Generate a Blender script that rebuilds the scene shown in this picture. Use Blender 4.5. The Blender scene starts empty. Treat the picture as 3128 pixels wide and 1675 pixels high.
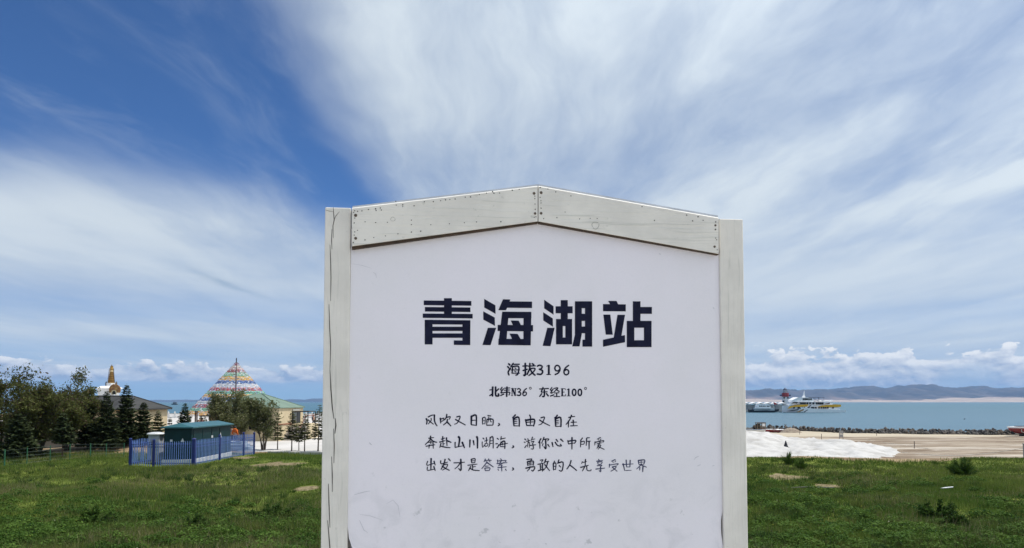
import bpy, bmesh, math, random
import numpy as np
from mathutils import Vector, Matrix
R = math.radians
rnd = random.Random(7)
rng = np.random.default_rng(11)
scene = bpy.context.scene
col = scene.collection

# ------------------------------------------------------------------ camera
IMG_W, IMG_H, F = 3128.0, 1675.0, 2250.0
PITCH = R(2.86); HORIZON = 1228.0; EYE = 6.0
SHIFT = (HORIZON - IMG_H / 2 - F * math.tan(PITCH)) / IMG_W
cam_data = bpy.data.cameras.new('camera')
cam = bpy.data.objects.new('camera', cam_data); col.objects.link(cam)
cam.location = (0, 0, EYE); cam.rotation_euler = (math.pi / 2 + PITCH, 0, 0)
cam_data.sensor_width = 36; cam_data.sensor_fit = 'HORIZONTAL'
cam_data.lens = 36 * F / IMG_W; cam_data.shift_y = SHIFT
cam_data.clip_start = 0.05; cam_data.clip_end = 60000
scene.camera = cam

# ------------------------------------------------------------------ sun, sky, exposure
SUN_EL, SUN_AZ = R(67), R(82)          # azimuth measured from +Y towards +X
sun_dir = Vector((math.sin(SUN_AZ) * math.cos(SUN_EL), math.cos(SUN_AZ) * math.cos(SUN_EL), math.sin(SUN_EL)))
sl = bpy.data.lights.new('sun', 'SUN'); sl.energy = 3.0; sl.angle = R(0.53); sl.color = (1.0, 0.955, 0.89)
so = bpy.data.objects.new('sun', sl); col.objects.link(so)
so.rotation_euler = sun_dir.to_track_quat('Z', 'Y').to_euler(); so.location = (30, 10, 60)
scene.view_settings.view_transform = 'Standard'; scene.view_settings.look = 'None'
scene.view_settings.exposure = 0.42; scene.view_settings.gamma = 1
scene.view_settings.use_curve_mapping = False

world = bpy.data.worlds.new('World'); scene.world = world; world.use_nodes = True
NT = world.node_tree; NT.nodes.clear()

class E:
    """tiny expression wrapper over math nodes"""
    def __init__(s, sock, nt): s.s = sock; s.nt = nt
    def _b(s, op, o, rev=False, clamp=False):
        n = s.nt.nodes.new('ShaderNodeMath'); n.operation = op; n.use_clamp = clamp
        a, b = (o, s) if rev else (s, o)
        for i, v in enumerate((a, b)):
            if isinstance(v, E): s.nt.links.new(v.s, n.inputs[i])
            elif v is not None: n.inputs[i].default_value = v
        return E(n.outputs[0], s.nt)
    def __add__(s, o): return s._b('ADD', o)
    __radd__ = __add__
    def __sub__(s, o): return s._b('SUBTRACT', o)
    def __rsub__(s, o): return s._b('SUBTRACT', o, True)
    def __mul__(s, o): return s._b('MULTIPLY', o)
    __rmul__ = __mul__
    def __truediv__(s, o): return s._b('DIVIDE', o)
    def mx(s, o): return s._b('MAXIMUM', o)
    def mn(s, o): return s._b('MINIMUM', o)
    def pw(s, o): return s._b('POWER', o)
    def f(s, op): return s._b(op, None)
    def clamp(s): return s._b('ADD', 0.0, clamp=True)
    def ss(s, a, b):
        n = s.nt.nodes.new('ShaderNodeMapRange'); n.interpolation_type = 'SMOOTHSTEP'
        n.inputs[1].default_value = a; n.inputs[2].default_value = b
        if a > b:
            n.inputs[1].default_value = b; n.inputs[2].default_value = a
            n.inputs[3].default_value = 1; n.inputs[4].default_value = 0
        s.nt.links.new(s.s, n.inputs[0]); return E(n.outputs[0], s.nt)

def vec(nt, x, y, z=0.0):
    n = nt.nodes.new('ShaderNodeCombineXYZ')
    for i, v in enumerate((x, y, z)):
        if isinstance(v, E): nt.links.new(v.s, n.inputs[i])
        else: n.inputs[i].default_value = v
    return n.outputs[0]
def noise(nt, v, scale=1.0, detail=5.0, rough=0.5, dist=0.0, lac=2.0):
    n = nt.nodes.new('ShaderNodeTexNoise')
    n.inputs['Scale'].default_value = scale; n.inputs['Detail'].default_value = detail
    n.inputs['Roughness'].default_value = rough; n.inputs['Distortion'].default_value = dist
    n.inputs['Lacunarity'].default_value = lac
    if v is not None: nt.links.new(v, n.inputs['Vector'])
    return E(n.outputs['Fac'], nt)
def mixc(nt, fac, a, b):
    n = nt.nodes.new('ShaderNodeMix'); n.data_type = 'RGBA'
    for idx, v in ((0, fac), (6, a), (7, b)):
        if isinstance(v, E): nt.links.new(v.s, n.inputs[idx])
        elif hasattr(v, 'is_output'): nt.links.new(v, n.inputs[idx])
        elif isinstance(v, (int, float)): n.inputs[idx].default_value = v
        else: n.inputs[idx].default_value = (*v[:3], 1)
    return n.outputs[2]
def lin(r, g, b):
    return tuple(((c / 255) / 12.92 if c / 255 <= 0.04045 else ((c / 255 + 0.055) / 1.055) ** 2.4) for c in (r, g, b))
def build_sky():
    nt = NT
    tc = nt.nodes.new('ShaderNodeTexCoord'); sp = nt.nodes.new('ShaderNodeSeparateXYZ')
    nt.links.new(tc.outputs['Generated'], sp.inputs[0])
    x, y, z = (E(sp.outputs[i], nt) for i in range(3))
    zc = z.mx(0.0)
    den = zc + 0.035
    u, v = x / den, y / den
    el = zc.f('ARCSINE') * 57.29578
    az = x._b('ARCTAN2', y) * 57.29578
    sky = nt.nodes.new('ShaderNodeTexSky'); sky.sky_type = 'NISHITA'; sky.sun_disc = False
    sky.sun_elevation = SUN_EL; sky.sun_rotation = SUN_AZ
    sky.altitude = 3200; sky.air_density = 1.0; sky.dust_density = 0.4; sky.ozone_density = 2.2
    # --- high streaky cirrus sheet, with a clear blue gap on the left
    wob = noise(nt, vec(nt, u * 0.9, v * 0.5), 1.0, 4, 0.55) - 0.5
    wob2 = noise(nt, vec(nt, u * 0.8 + 7.3, v * 0.4 + 2.1), 1.0, 3, 0.5) - 0.5
    uu = u + wob * 0.55 + (v - 2.0) * 0.05
    vv = v + wob2 * 0.9
    hole = uu.ss(-0.36, -0.66) * (vv - (uu + 1.5) * 0.75).ss(3.55, 2.40)
    fine = noise(nt, vec(nt, u * 2.2 + wob * 1.2, v * 0.55 + wob2 * 0.6), 1.0, 8, 0.58, 0.35)
    soft = noise(nt, vec(nt, u * 0.75 + 3.1 + wob, v * 0.42 + 1.7), 1.0, 5, 0.5, 0.3)
    big = noise(nt, vec(nt, u * 0.42 + 9.0, v * 0.2 + 4.0), 1.0, 3, 0.5)
    crisp = noise(nt, vec(nt, u * 4.6 + wob * 3.0 + 2.0, v * 1.5 + wob2 * 2.0), 1.0, 8, 0.62, 0.5)
    thick = (fine - 0.5) * 1.05 + (soft - 0.5) * 1.35 + (big - 0.5) * 0.6 + (crisp - 0.5) * 0.42 + 0.64
    thick = thick.ss(0.05, 1.05)
    wisps = (fine.ss(0.48, 0.9) * 0.28 + soft.ss(0.52, 0.85) * 0.13 + crisp.ss(0.48, 0.8) * 0.13)
    sheet = (1.0 - hole) * (thick * 0.66 + 0.44).mn(0.98) + hole * wisps
    # long flat bands in the lower sky
    ew = el + wob * 2.2 + az * 0.012
    left = az.ss(6.0, -8.0)
    band = noise(nt, vec(nt, az * 0.022 + 2.0, el * 0.40 + wob * 0.6), 1.0, 5, 0.5, 0.2)
    dip1 = ((ew - 6.3) / 1.0).pw(2.0) * -1.0
    dip2 = ((ew - 3.0) / 0.8).pw(2.0) * -1.0
    low = el.ss(15.0, 8.0)
    flat = 0.93 - dip1.f('EXPONENT') * (left * 0.20 + 0.14) - dip2.f('EXPONENT') * (left * 0.22 + 0.08) - band.ss(0.45, 0.72) * 0.13
    sheet = sheet * (1.0 - low * 0.85) + low * 0.85 * flat
    sheet = sheet * (el.ss(0.3, 2.6) * 0.75 + 0.25)
    sheet = sheet.clamp()
    # one small dark shred of cloud low on the left
    sx_ = ((az + 21.6) * 0.96 - (el - 8.6) * 0.29) / 2.9; sy_ = ((el - 8.6) * 0.96 + (az + 21.6) * 0.29 + wob * 1.5) / 0.28
    shred = ((sx_ * sx_ + sy_ * sy_) * -1.0).f('EXPONENT') * (crisp.ss(0.35, 0.6) * 0.5 + 0.5)
    # --- cumulus bank low over the lake
    right = az.ss(-4.0, 13.0)
    sc = 0.52
    wa = (noise(nt, vec(nt, az * 0.5, el * 0.7), 1.0, 3, 0.5) - 0.5) * 0.9
    n0 = noise(nt, vec(nt, az * sc + wa, el * sc * 1.7), 1.0, 8, 0.58)
    n1 = noise(nt, vec(nt, az * sc + wa + 0.10, el * sc * 1.7 + 0.30), 1.0, 4, 0.5)
    tops = noise(nt, vec(nt, az * 0.16 + 5.0, 0.3), 1.0, 3, 0.6)
    top_el = 1.85 + tops * 1.6 + right * 0.80 + (n0 - 0.5) * (right * 1.6 + 3.6)
    base_el = 1.30 - right * 0.45 + (n1 - 0.5) * 0.3
    cum = (top_el - el).ss(-0.02, 0.20) * (el - base_el).ss(0.0, 0.30)
    gap = noise(nt, vec(nt, az * 0.11 + 3.0, el * 0.15), 1.0, 3, 0.5).ss(0.33, 0.44)
    cum = (cum * (gap * 0.6 + 0.4)).clamp()
    relief = ((n0 - n1) * 3.0 + 0.50 + (el - 2.1) * 0.22).clamp()
    # --- colours: sunlit cloud whitens towards the sun (forward scattering)
    cs = (x * sun_dir.x + y * sun_dir.y + z * sun_dir.z)
    glow = cs.mx(0.0).pw(3.0)
    c_thin = mixc(nt, thick * (1.0 - low * 0.4) + low * 0.4 * flat, (0.445, 0.535, 0.650), (0.660, 0.730, 0.780))
    c_cum = mixc(nt, relief, (0.37, 0.46, 0.60), (0.98, 0.98, 0.96))
    c_thin = mixc(nt, shred * 0.75, c_thin, (0.33, 0.43, 0.55))
    ccol = mixc(nt, cum, c_thin, c_cum)
    b_sky_ = nt.nodes.new('ShaderNodeBackground'); b_sky_.inputs[1].default_value = 0.078
    tint = nt.nodes.new('ShaderNodeMix'); tint.data_type = 'RGBA'; tint.blend_type = 'MULTIPLY'; tint.inputs[0].default_value = 1
    tint.inputs[7].default_value = (0.47, 0.77, 1.10, 1); nt.links.new(sky.outputs[0], tint.inputs[6])
    nt.links.new(tint.outputs[2], b_sky_.inputs[0])
    b_cl = nt.nodes.new('ShaderNodeBackground')
    nt.links.new(ccol, b_cl.inputs[0]); nt.links.new((glow * 0.95 + 0.79).s, b_cl.inputs[1])
    fac = (1.0 - (1.0 - sheet) * (1.0 - cum)).clamp()
    ms = nt.nodes.new('ShaderNodeMixShader')
    nt.links.new(fac.s, ms.inputs[0]); nt.links.new(b_sky_.outputs[0], ms.inputs[1]); nt.links.new(b_cl.outputs[0], ms.inputs[2])
    out = nt.nodes.new('ShaderNodeOutputWorld'); nt.links.new(ms.outputs[0], out.inputs[0])
build_sky()
# ------------------------------------------------------------------ helpers
def ray(px, py):
    xc = (px - IMG_W / 2) / F
    yc = -(py - IMG_H / 2 - SHIFT * IMG_W) / F
    c, s = math.cos(PITCH), math.sin(PITCH)
    return Vector((xc, c - yc * s, s + yc * c))
def at(px, py, d):
    r = ray(px, py); k = d / r.y
    return Vector((r.x * k, d, EYE + r.z * k))
def gx(px, d): return (px - IMG_W / 2) / F * d * 1.0
def sstep(a, b, x):
    t = np.clip((np.asarray(x, float) - a) / (b - a), 0, 1); return t * t * (3 - 2 * t)

_lat = rng.random((256, 256))
def vnoise(x, y):
    x = np.asarray(x, float); y = np.asarray(y, float)
    xi = np.floor(x).astype(int); yi = np.floor(y).astype(int)
    fx = x - xi; fy = y - yi; fx = fx * fx * (3 - 2 * fx); fy = fy * fy * (3 - 2 * fy)
    g = lambda a, b: _lat[a % 256, b % 256]
    return (g(xi, yi) * (1 - fx) + g(xi + 1, yi) * fx) * (1 - fy) + (g(xi, yi + 1) * (1 - fx) + g(xi + 1, yi + 1) * fx) * fy
def fbm(x, y, o=4, r=0.5):
    t = 0.0; a = 1.0; n = 0.0
    for i in range(o):
        t = t + a * vnoise(np.asarray(x) * 2 ** i + 17.3 * i, np.asarray(y) * 2 ** i + 5.1 * i); n += a; a *= r
    return t / n

MATS = {}
def mat(name, c1, c2=None, scale=4.0, rough=0.6, bump=0.0, bscale=30.0, metal=0.0, stretch=(1, 1, 1), lo=0.35, hi=0.65,
        attr=None, spec=0.5, detail=5, coat=0.0, trans=0.0, dirt=None, dscale=6.0):
    """procedural principled material: two colours mixed by noise, bump, optional per-vertex own colour"""
    if name in MATS: return MATS[name]
    m = bpy.data.materials.new(name); m.use_nodes = True; nt = m.node_tree; nt.nodes.clear()
    out = nt.nodes.new('ShaderNodeOutputMaterial'); p = nt.nodes.new('ShaderNodeBsdfPrincipled')
    p.inputs['Roughness'].default_value = rough; p.inputs['Metallic'].default_value = metal
    p.inputs['Specular IOR Level'].default_value = spec; p.inputs['Coat Weight'].default_value = coat
    tc = nt.nodes.new('ShaderNodeTexCoord'); mp = nt.nodes.new('ShaderNodeMapping')
    mp.inputs['Scale'].default_value = stretch
    nt.links.new(tc.outputs['Object'], mp.inputs[0])
    c2 = c2 or tuple(c * 0.82 for c in c1)
    nz = noise(nt, mp.outputs[0], scale, detail, 0.55)
    cc = mixc(nt, nz.ss(lo, hi), c1, c2)
    if attr:
        a = nt.nodes.new('ShaderNodeVertexColor'); a.layer_name = attr
        mm = nt.nodes.new('ShaderNodeMix'); mm.data_type = 'RGBA'; mm.blend_type = 'MULTIPLY'; mm.inputs[0].default_value = 1
        nt.links.new(cc, mm.inputs[6]); nt.links.new(a.outputs[0], mm.inputs[7]); cc = mm.outputs[2]
    if dirt:
        dn = noise(nt, tc.outputs['Object'], dscale, 6, 0.62)
        cc = mixc(nt, dn.ss(0.56, 0.80), cc, dirt)
    nt.links.new(cc, p.inputs['Base Color'])
    if bump:
        b = nt.nodes.new('ShaderNodeBump'); b.inputs['Strength'].default_value = bump; b.inputs['Distance'].default_value = 0.02
        bn = noise(nt, mp.outputs[0], bscale, 6, 0.6); nt.links.new(bn.s, b.inputs['Height'])
        nt.links.new(b.outputs[0], p.inputs['Normal'])
    sh = p.outputs[0]
    if trans:
        tl = nt.nodes.new('ShaderNodeBsdfTranslucent'); nt.links.new(cc, tl.inputs[0])
        ms = nt.nodes.new('ShaderNodeMixShader'); ms.inputs[0].default_value = trans
        nt.links.new(sh, ms.inputs[1]); nt.links.new(tl.outputs[0], ms.inputs[2]); sh = ms.outputs[0]
    nt.links.new(sh, out.inputs[0]); MATS[name] = m
    return m

def tag(o, label=None, cat=None, group=None, kind=None):
    for k, v in (('label', label), ('category', cat), ('group', group), ('kind', kind)):
        if v: o[k] = v
    return o
def empty(name, loc, rz=0.0):
    o = bpy.data.objects.new(name, None); col.objects.link(o); o.location = loc; o.rotation_euler = (0, 0, rz)
    o.empty_display_size = 0.3
    return o
def mesh_np(name, V, Fc, m, parent=None, colr=None, smooth=False):
    """V (n,3), Fc (k,3|4) arrays"""
    V = np.asarray(V, np.float32); Fc = np.asarray(Fc, np.int32); k = Fc.shape[1]
    me = bpy.data.meshes.new(name)
    me.vertices.add(len(V)); me.vertices.foreach_set('co', V.ravel())
    me.loops.add(Fc.size); me.loops.foreach_set('vertex_index', Fc.ravel())
    me.polygons.add(len(Fc)); me.polygons.foreach_set('loop_start', np.arange(0, Fc.size, k, dtype=np.int32))
    me.polygons.foreach_set('loop_total', np.full(len(Fc), k, np.int32))
    if smooth: me.polygons.foreach_set('use_smooth', np.ones(len(Fc), bool))
    me.update(calc_edges=True)
    if colr is not None:
        a = me.color_attributes.new('Col', 'FLOAT_COLOR', 'POINT')
        c = np.ones((len(V), 4), np.float32); c[:, :3] = colr; a.data.foreach_set('color', c.ravel())
    if m: me.materials.append(m)
    o = bpy.data.objects.new(name, me); col.objects.link(o); o.parent = parent
    return o

class MB:
    """collects simple solids into one mesh"""
    def __init__(s): s.v = []; s.f = []
    def add(s, vs, fs):
        n = len(s.v); s.v += [tuple(v) for v in vs]; s.f += [tuple(i + n for i in f) for f in fs]; return s
    def box(s, c, d, rz=0.0, taper=1.0, M=None):
        hx, hy, hz = d[0] / 2, d[1] / 2, d[2] / 2; ca, sa = math.cos(rz), math.sin(rz); vs = []
        for z, t in ((-hz, 1), (hz, taper)):
            for x, y in ((-hx, -hy), (hx, -hy), (hx, hy), (-hx, hy)):
                x_, y_ = x * t, y * t
                vs.append((c[0] + x_ * ca - y_ * sa, c[1] + x_ * sa + y_ * ca, c[2] + z))
        return s.add(vs, [(3, 2, 1, 0), (4, 5, 6, 7), (0, 1, 5, 4), (1, 2, 6, 5), (2, 3, 7, 6), (3, 0, 4, 7)])
    def tube(s, pts, rad, n=8, cap=True):
        pts = [Vector(p) for p in pts]
        if not hasattr(rad, '__len__'): rad = [rad] * len(pts)
        vs, fs = [], []
        ref = None
        for i, p in enumerate(pts):
            t = (pts[min(i + 1, len(pts) - 1)] - pts[max(i - 1, 0)]).normalized()
            if ref is None: ref = Vector((1, 0, 0)) if abs(t.x) < 0.8 else Vector((0, 1, 0))
            a = t.cross(ref).normalized(); b = t.cross(a).normalized(); ref = b.cross(t) * -1 if False else ref
            for k in range(n):
                q = 2 * math.pi * k / n
                vs.append(p + (a * math.cos(q) + b * math.sin(q)) * rad[i])
        for i in range(len(pts) - 1):
            for k in range(n):
                k2 = (k + 1) % n
                fs.append((i * n + k, i * n + k2, (i + 1) * n + k2, (i + 1) * n + k))
        if cap:
            fs.append(tuple(range(n - 1, -1, -1))); fs.append(tuple((len(pts) - 1) * n + k for k in range(n)))
        return s.add(vs, fs)
    def lathe(s, c, prof, n=12, rot=0.0):
        """prof: (radius, z) list bottom to top"""
        vs = [(c[0] + r * math.cos(rot + 2 * math.pi * k / n), c[1] + r * math.sin(rot + 2 * math.pi * k / n), c[2] + z) for r, z in prof for k in range(n)]
        fs = [(i * n + k, i * n + (k + 1) % n, (i + 1) * n + (k + 1) % n, (i + 1) * n + k) for i in range(len(prof) - 1) for k in range(n)]
        fs.append(tuple(range(n - 1, -1, -1))); fs.append(tuple((len(prof) - 1) * n + k for k in range(n)))
        return s.add(vs, fs)
    def prism(s, poly, ax, a0, a1):
        """poly of 2D points extruded along axis ax ('x','y','z') from a0 to a1"""
        n = len(poly)
        mk = {'y': lambda p, a: (p[0], a, p[1]), 'x': lambda p, a: (a, p[0], p[1]), 'z': lambda p, a: (p[0], p[1], a)}[ax]
        vs = [mk(p, a0) for p in poly] + [mk(p, a1) for p in poly]
        fs = [tuple(range(n)), tuple(range(2 * n - 1, n - 1, -1))] + [(i, i + n, (i + 1) % n + n, (i + 1) % n) for i in range(n)]
        return s.add(vs, fs)
    def build(s, name, m, parent=None, bevel=0.0, smooth=False, loc=None):
        me = bpy.data.meshes.new(name); me.from_pydata(s.v, [], s.f); me.update()
        bm = bmesh.new(); bm.from_mesh(me); bmesh.ops.recalc_face_normals(bm, faces=bm.faces); bm.to_mesh(me); bm.free()
        if smooth:
            for p in me.polygons: p.use_smooth = True
        me.materials.append(m)
        o = bpy.data.objects.new(name, me); col.objects.link(o); o.parent = parent
        if loc: o.location = loc
        if bevel:
            b = o.modifiers.new('bevel', 'BEVEL'); b.width = bevel; b.segments = 2; b.limit_method = 'ANGLE'
        return o

def copy_tree(o, parent=None):
    c = o.copy(); col.objects.link(c); c.parent = parent
    for ch in list(o.children): copy_tree(ch, c)
    return c
# ------------------------------------------------------------------ terrain
def shore(x):
    x = np.asarray(x, float)
    return 235 - 115 * sstep(-52, 36, x) - 13 * sstep(41, 52, x) - 4 * sstep(52, 66, x)
PATCHES = [(845, 1421, 80, 9), (760, 1400, 34, 5), (2395, 1456, 55, 6), (2528, 1477, 45, 5), (700, 1390, 26, 4), (955, 1492, 42, 8)]
PW = []
for (a, b, ra, rb) in PATCHES:
    d = 3.6 * F / (b - HORIZON); PW.append((gx(a, d), d, ra / F * d, rb * d * d / (3.6 * F)))
def soil_mask(x, y):
    m = np.zeros_like(x)
    n = fbm(x * 1.6, y * 0.9, 4) - 0.5
    for (cx, cy, rx, ry) in PW:
        q = np.sqrt(((x - cx) / rx) ** 2 + ((y - cy) / ry) ** 2) + n * 2.2
        m = np.maximum(m, 1 - sstep(0.45, 1.30, q))
    return m
def grass_edge(x):
    x = np.asarray(x, float)
    w = (fbm(x * 0.35 + 4, x * 0 + 2.0, 3) - 0.5)
    r = 46.3 - 3.8 * np.exp(-((x - 20.5) / 6.5) ** 2) + w * 2.4      # right: a soil bank bites into the grass
    l = 52.0 + w * 2.0
    t = sstep(-6, 8, x)
    return l * (1 - t) + r * t
def hz(x, y):
    x = np.asarray(x, float); y = np.asarray(y, float)
    r = sstep(-2, 14, x)
    z = 2.4 - 0.1 * (1 - r) * sstep(48, 54, y)
    z = z - r * (0.16 * sstep(46, 48.5, y) + 0.72 * sstep(50, 98, y))
    fieldm = sstep(15, 20, y) * (1 - sstep(44, 52, y))
    z = z + fieldm * ((fbm(x * 0.16, y * 0.16, 3) - 0.5) * 0.42 + (fbm(x * 0.8, y * 0.8, 2) - 0.5) * 0.10)
    z = z + 0.16 * r * np.exp(-((y - 44.5) / 2.2) ** 2) * (0.4 + 0.8 * fbm(x * 0.3, x * 0 + 1, 2))
    z = z + r * sstep(48, 55, y) * ((fbm(x * 0.10, y * 0.5, 3) - 0.5) * 0.22)
    # soil bank under the trees on the left
    z = z + 0.75 * np.exp(-((x + 29.5) / 4.5) ** 2 - ((y - 57) / 3.0) ** 2)
    z = z + 2.0 * (1 - sstep(6.5, 17, y))
    s = shore(x); z = z - 4.2 * sstep(0, 9, y - s)
    return z
def build_terrain():
    xs = np.unique(np.concatenate([np.linspace(-900, -60, 30), np.arange(-60, 78, 0.55), np.linspace(78, 900, 30)]))
    ys = np.unique(np.concatenate([np.linspace(-600, 4, 30), np.arange(4, 62, 0.45), np.arange(62, 130, 0.9), np.arange(130, 262, 2.5)]))
    X, Y = np.meshgrid(xs, ys); Z = hz(X, Y); ny, nx = X.shape
    V = np.stack([X, Y, Z], -1).reshape(-1, 3)
    i = np.arange((ny - 1) * (nx - 1)); r = i // (nx - 1); c = i % (nx - 1); b = r * nx + c
    Fc = np.stack([b, b + 1, b + nx + 1, b + nx], 1)
    # surface kinds: red = grass turf, green = bare pale soil, blue = unseen stand by the sign, made pale to bounce light onto it
    xf, yf = V[:, 0], V[:, 1]
    ge = grass_edge(xf)
    turf = (1 - sstep(-0.6, 0.6, yf - ge)) * sstep(9.0, 14, yf)
    soil = soil_mask(xf, yf)
    stand = 1 - sstep(8.5, 13.5, yf)
    m = bpy.data.materials.new('ground'); m.use_nodes = True; nt = m.node_tree; nt.nodes.clear()
    out = nt.nodes.new('ShaderNodeOutputMaterial'); p = nt.nodes.new('ShaderNodeBsdfPrincipled'); p.inputs['Roughness'].default_value = 0.95
    p.inputs['Specular IOR Level'].default_value = 0.1
    a = nt.nodes.new('ShaderNodeVertexColor'); a.layer_name = 'Col'
    sp = nt.nodes.new('ShaderNodeSeparateColor'); nt.links.new(a.outputs[0], sp.inputs[0])
    tu, so_, st = (E(sp.outputs[k], nt) for k in range(3))
    tc = nt.nodes.new('ShaderNodeTexCoord'); so3 = nt.nodes.new('ShaderNodeSeparateXYZ'); nt.links.new(tc.outputs['Object'], so3.inputs[0])
    x, y = E(so3.outputs[0], nt), E(so3.outputs[1], nt)
    n1 = noise(nt, tc.outputs['Object'], 0.5, 6, 0.6); n2 = noise(nt, tc.outputs['Object'], 6.0, 5, 0.65)
    wv = noise(nt, vec(nt, x * 0.06, y * 0.07), 1.0, 4, 0.55)
    rut = noise(nt, vec(nt, x * 0.07 + y * 0.02, y * 0.42 + x * 0.05 + wv * 5.0), 1.0, 8, 0.68)
    rut2 = noise(nt, vec(nt, x * 0.22 + 4.0, y * 0.75 - x * 0.08 + wv * 4.0), 1.0, 8, 0.68)
    beach = mixc(nt, rut.ss(0.40, 0.60), lin(118, 102, 86), lin(160, 147, 130))
    beach = mixc(nt, rut2.ss(0.52, 0.66) * 0.75, beach, lin(106, 92, 72))
    beach = mixc(nt, n2.ss(0.55, 0.75) * 0.30, beach, lin(198, 187, 164))
    brown = mixc(nt, n1.ss(0.35, 0.65), lin(118, 99, 76), lin(164, 144, 112))
    brown = mixc(nt, n2.ss(0.5, 0.7) * 0.5, brown, lin(92, 80, 58))
    drift = noise(nt, vec(nt, x * 0.045 + 8.0, y * 0.20 + x * 0.03 + wv * 3.0), 1.0, 8, 0.66)
    beach = mixc(nt, drift.ss(0.53, 0.62) * 0.8, beach, lin(194, 185, 172))
    beach = mixc(nt, drift.ss(0.44, 0.36) * 0.6, beach, lin(104, 84, 66))
    beach = mixc(nt, y.ss(94.0, 97.0) * 0.8, beach, lin(188, 177, 156))
    leftm = x.ss(4.0, -4.0)
    base = mixc(nt, (leftm * y.ss(48.0, 52.0)).mx(x.ss(4.0, 10.0) * (y + (n1 - 0.5) * 3.0).ss(50.0, 48.0)), beach, brown)
    green = mixc(nt, n1.ss(0.35, 0.65), lin(82, 96, 38), lin(112, 122, 52))
    green = mixc(nt, n2.ss(0.52, 0.7) * 0.6, green, lin(104, 98, 62))
    edge = (tu + (n2 - 0.5) * 0.7).ss(0.4, 0.6)
    cc = mixc(nt, edge, base, green)
    pale = mixc(nt, n2.ss(0.4, 0.6), lin(140, 127, 98), lin(96, 86, 60))
    cc = mixc(nt, (so_ + (n2 - 0.5) * 0.5).ss(0.4, 0.6), cc, pale)
    pale_bounce = mixc(nt, n2.ss(0.4, 0.65), lin(196, 192, 182), lin(178, 173, 160))  # added pale tone on out-of-view ground, reflects sunlight up onto the sign
    cc = mixc(nt, (st + (n2 - 0.5) * 0.4).ss(0.35, 0.65), cc, pale_bounce)
    nt.links.new(cc, p.inputs['Base Color'])
    b = nt.nodes.new('ShaderNodeBump'); b.inputs['Strength'].default_value = 0.6; b.inputs['Distance'].default_value = 0.06
    nt.links.new(n2.s, b.inputs['Height']); nt.links.new(b.outputs[0], p.inputs['Normal'])
    nt.links.new(p.outputs[0], out.inputs[0])
    o = mesh_np('ground', V, Fc, m, None, np.stack([turf, soil, stand], 1), True)
    tag(o, kind='structure')
build_terrain()

def build_lake():
    m = bpy.data.materials.new('lake_water'); m.use_nodes = True; nt = m.node_tree; nt.nodes.clear()
    out = nt.nodes.new('ShaderNodeOutputMaterial'); p = nt.nodes.new('ShaderNodeBsdfPrincipled')
    p.inputs['Roughness'].default_value = 0.30; p.inputs['IOR'].default_value = 1.33; p.inputs['Specular IOR Level'].default_value = 0.30
    tc = nt.nodes.new('ShaderNodeTexCoord'); sp = nt.nodes.new('ShaderNodeSeparateXYZ'); nt.links.new(tc.outputs['Object'], sp.inputs[0])
    x, y = E(sp.outputs[0], nt), E(sp.outputs[1], nt)
    shoal = noise(nt, vec(nt, x * 0.0016, y * 0.0045), 1.0, 4, 0.55)
    cat_ = noise(nt, vec(nt, x * 0.004 + 3, y * 0.03), 1.0, 4, 0.6)
    ripple = noise(nt, vec(nt, x * 0.10, y * 0.28), 1.0, 5, 0.6)
    c = mixc(nt, shoal.ss(0.35, 0.65), (0.022, 0.104, 0.142), (0.034, 0.126, 0.172))
    c = mixc(nt, cat_.ss(0.48, 0.7) * 0.5, c, (0.060, 0.160, 0.205))
    c = mixc(nt, ripple.ss(0.48, 0.66) * 0.55, c, (0.010, 0.060, 0.085))
    near_r = x.ss(-30.0, 60.0) * y.ss(900.0, 120.0)
    c = mixc(nt, near_r * 0.5, c, (0.068, 0.138, 0.200))
    nt.links.new(c, p.inputs['Base Color'])
    w1 = noise(nt, vec(nt, x * 0.35, y * 0.8), 1.0, 5, 0.6); w2 = noise(nt, vec(nt, x * 0.03, y * 0.09), 1.0, 4, 0.6)
    b = nt.nodes.new('ShaderNodeBump'); b.inputs['Strength'].default_value = 0.9; b.inputs['Distance'].default_value = 0.35
    nt.links.new((w1 + w2 * 1.5).s, b.inputs['Height']); nt.links.new(b.outputs[0], p.inputs['Normal'])
    nt.links.new(p.outputs[0], out.inputs[0])
    xs = np.concatenate([-np.geomspace(20000, 50, 26), [0], np.geomspace(50, 20000, 26)])
    ys = np.concatenate([[-3000, -600, 0], np.geomspace(60, 20000, 34)])
    X, Y = np.meshgrid(xs, ys); ny, nx = X.shape
    V = np.stack([X, Y, np.zeros_like(X)], -1).reshape(-1, 3)
    i = np.arange((ny - 1) * (nx - 1)); r = i // (nx - 1); cc = i % (nx - 1); bb = r * nx + cc
    o = mesh_np('lake_water', V, np.stack([bb, bb + 1, bb + nx + 1, bb + nx], 1), m)
    tag(o, kind='structure')
build_lake()

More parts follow.
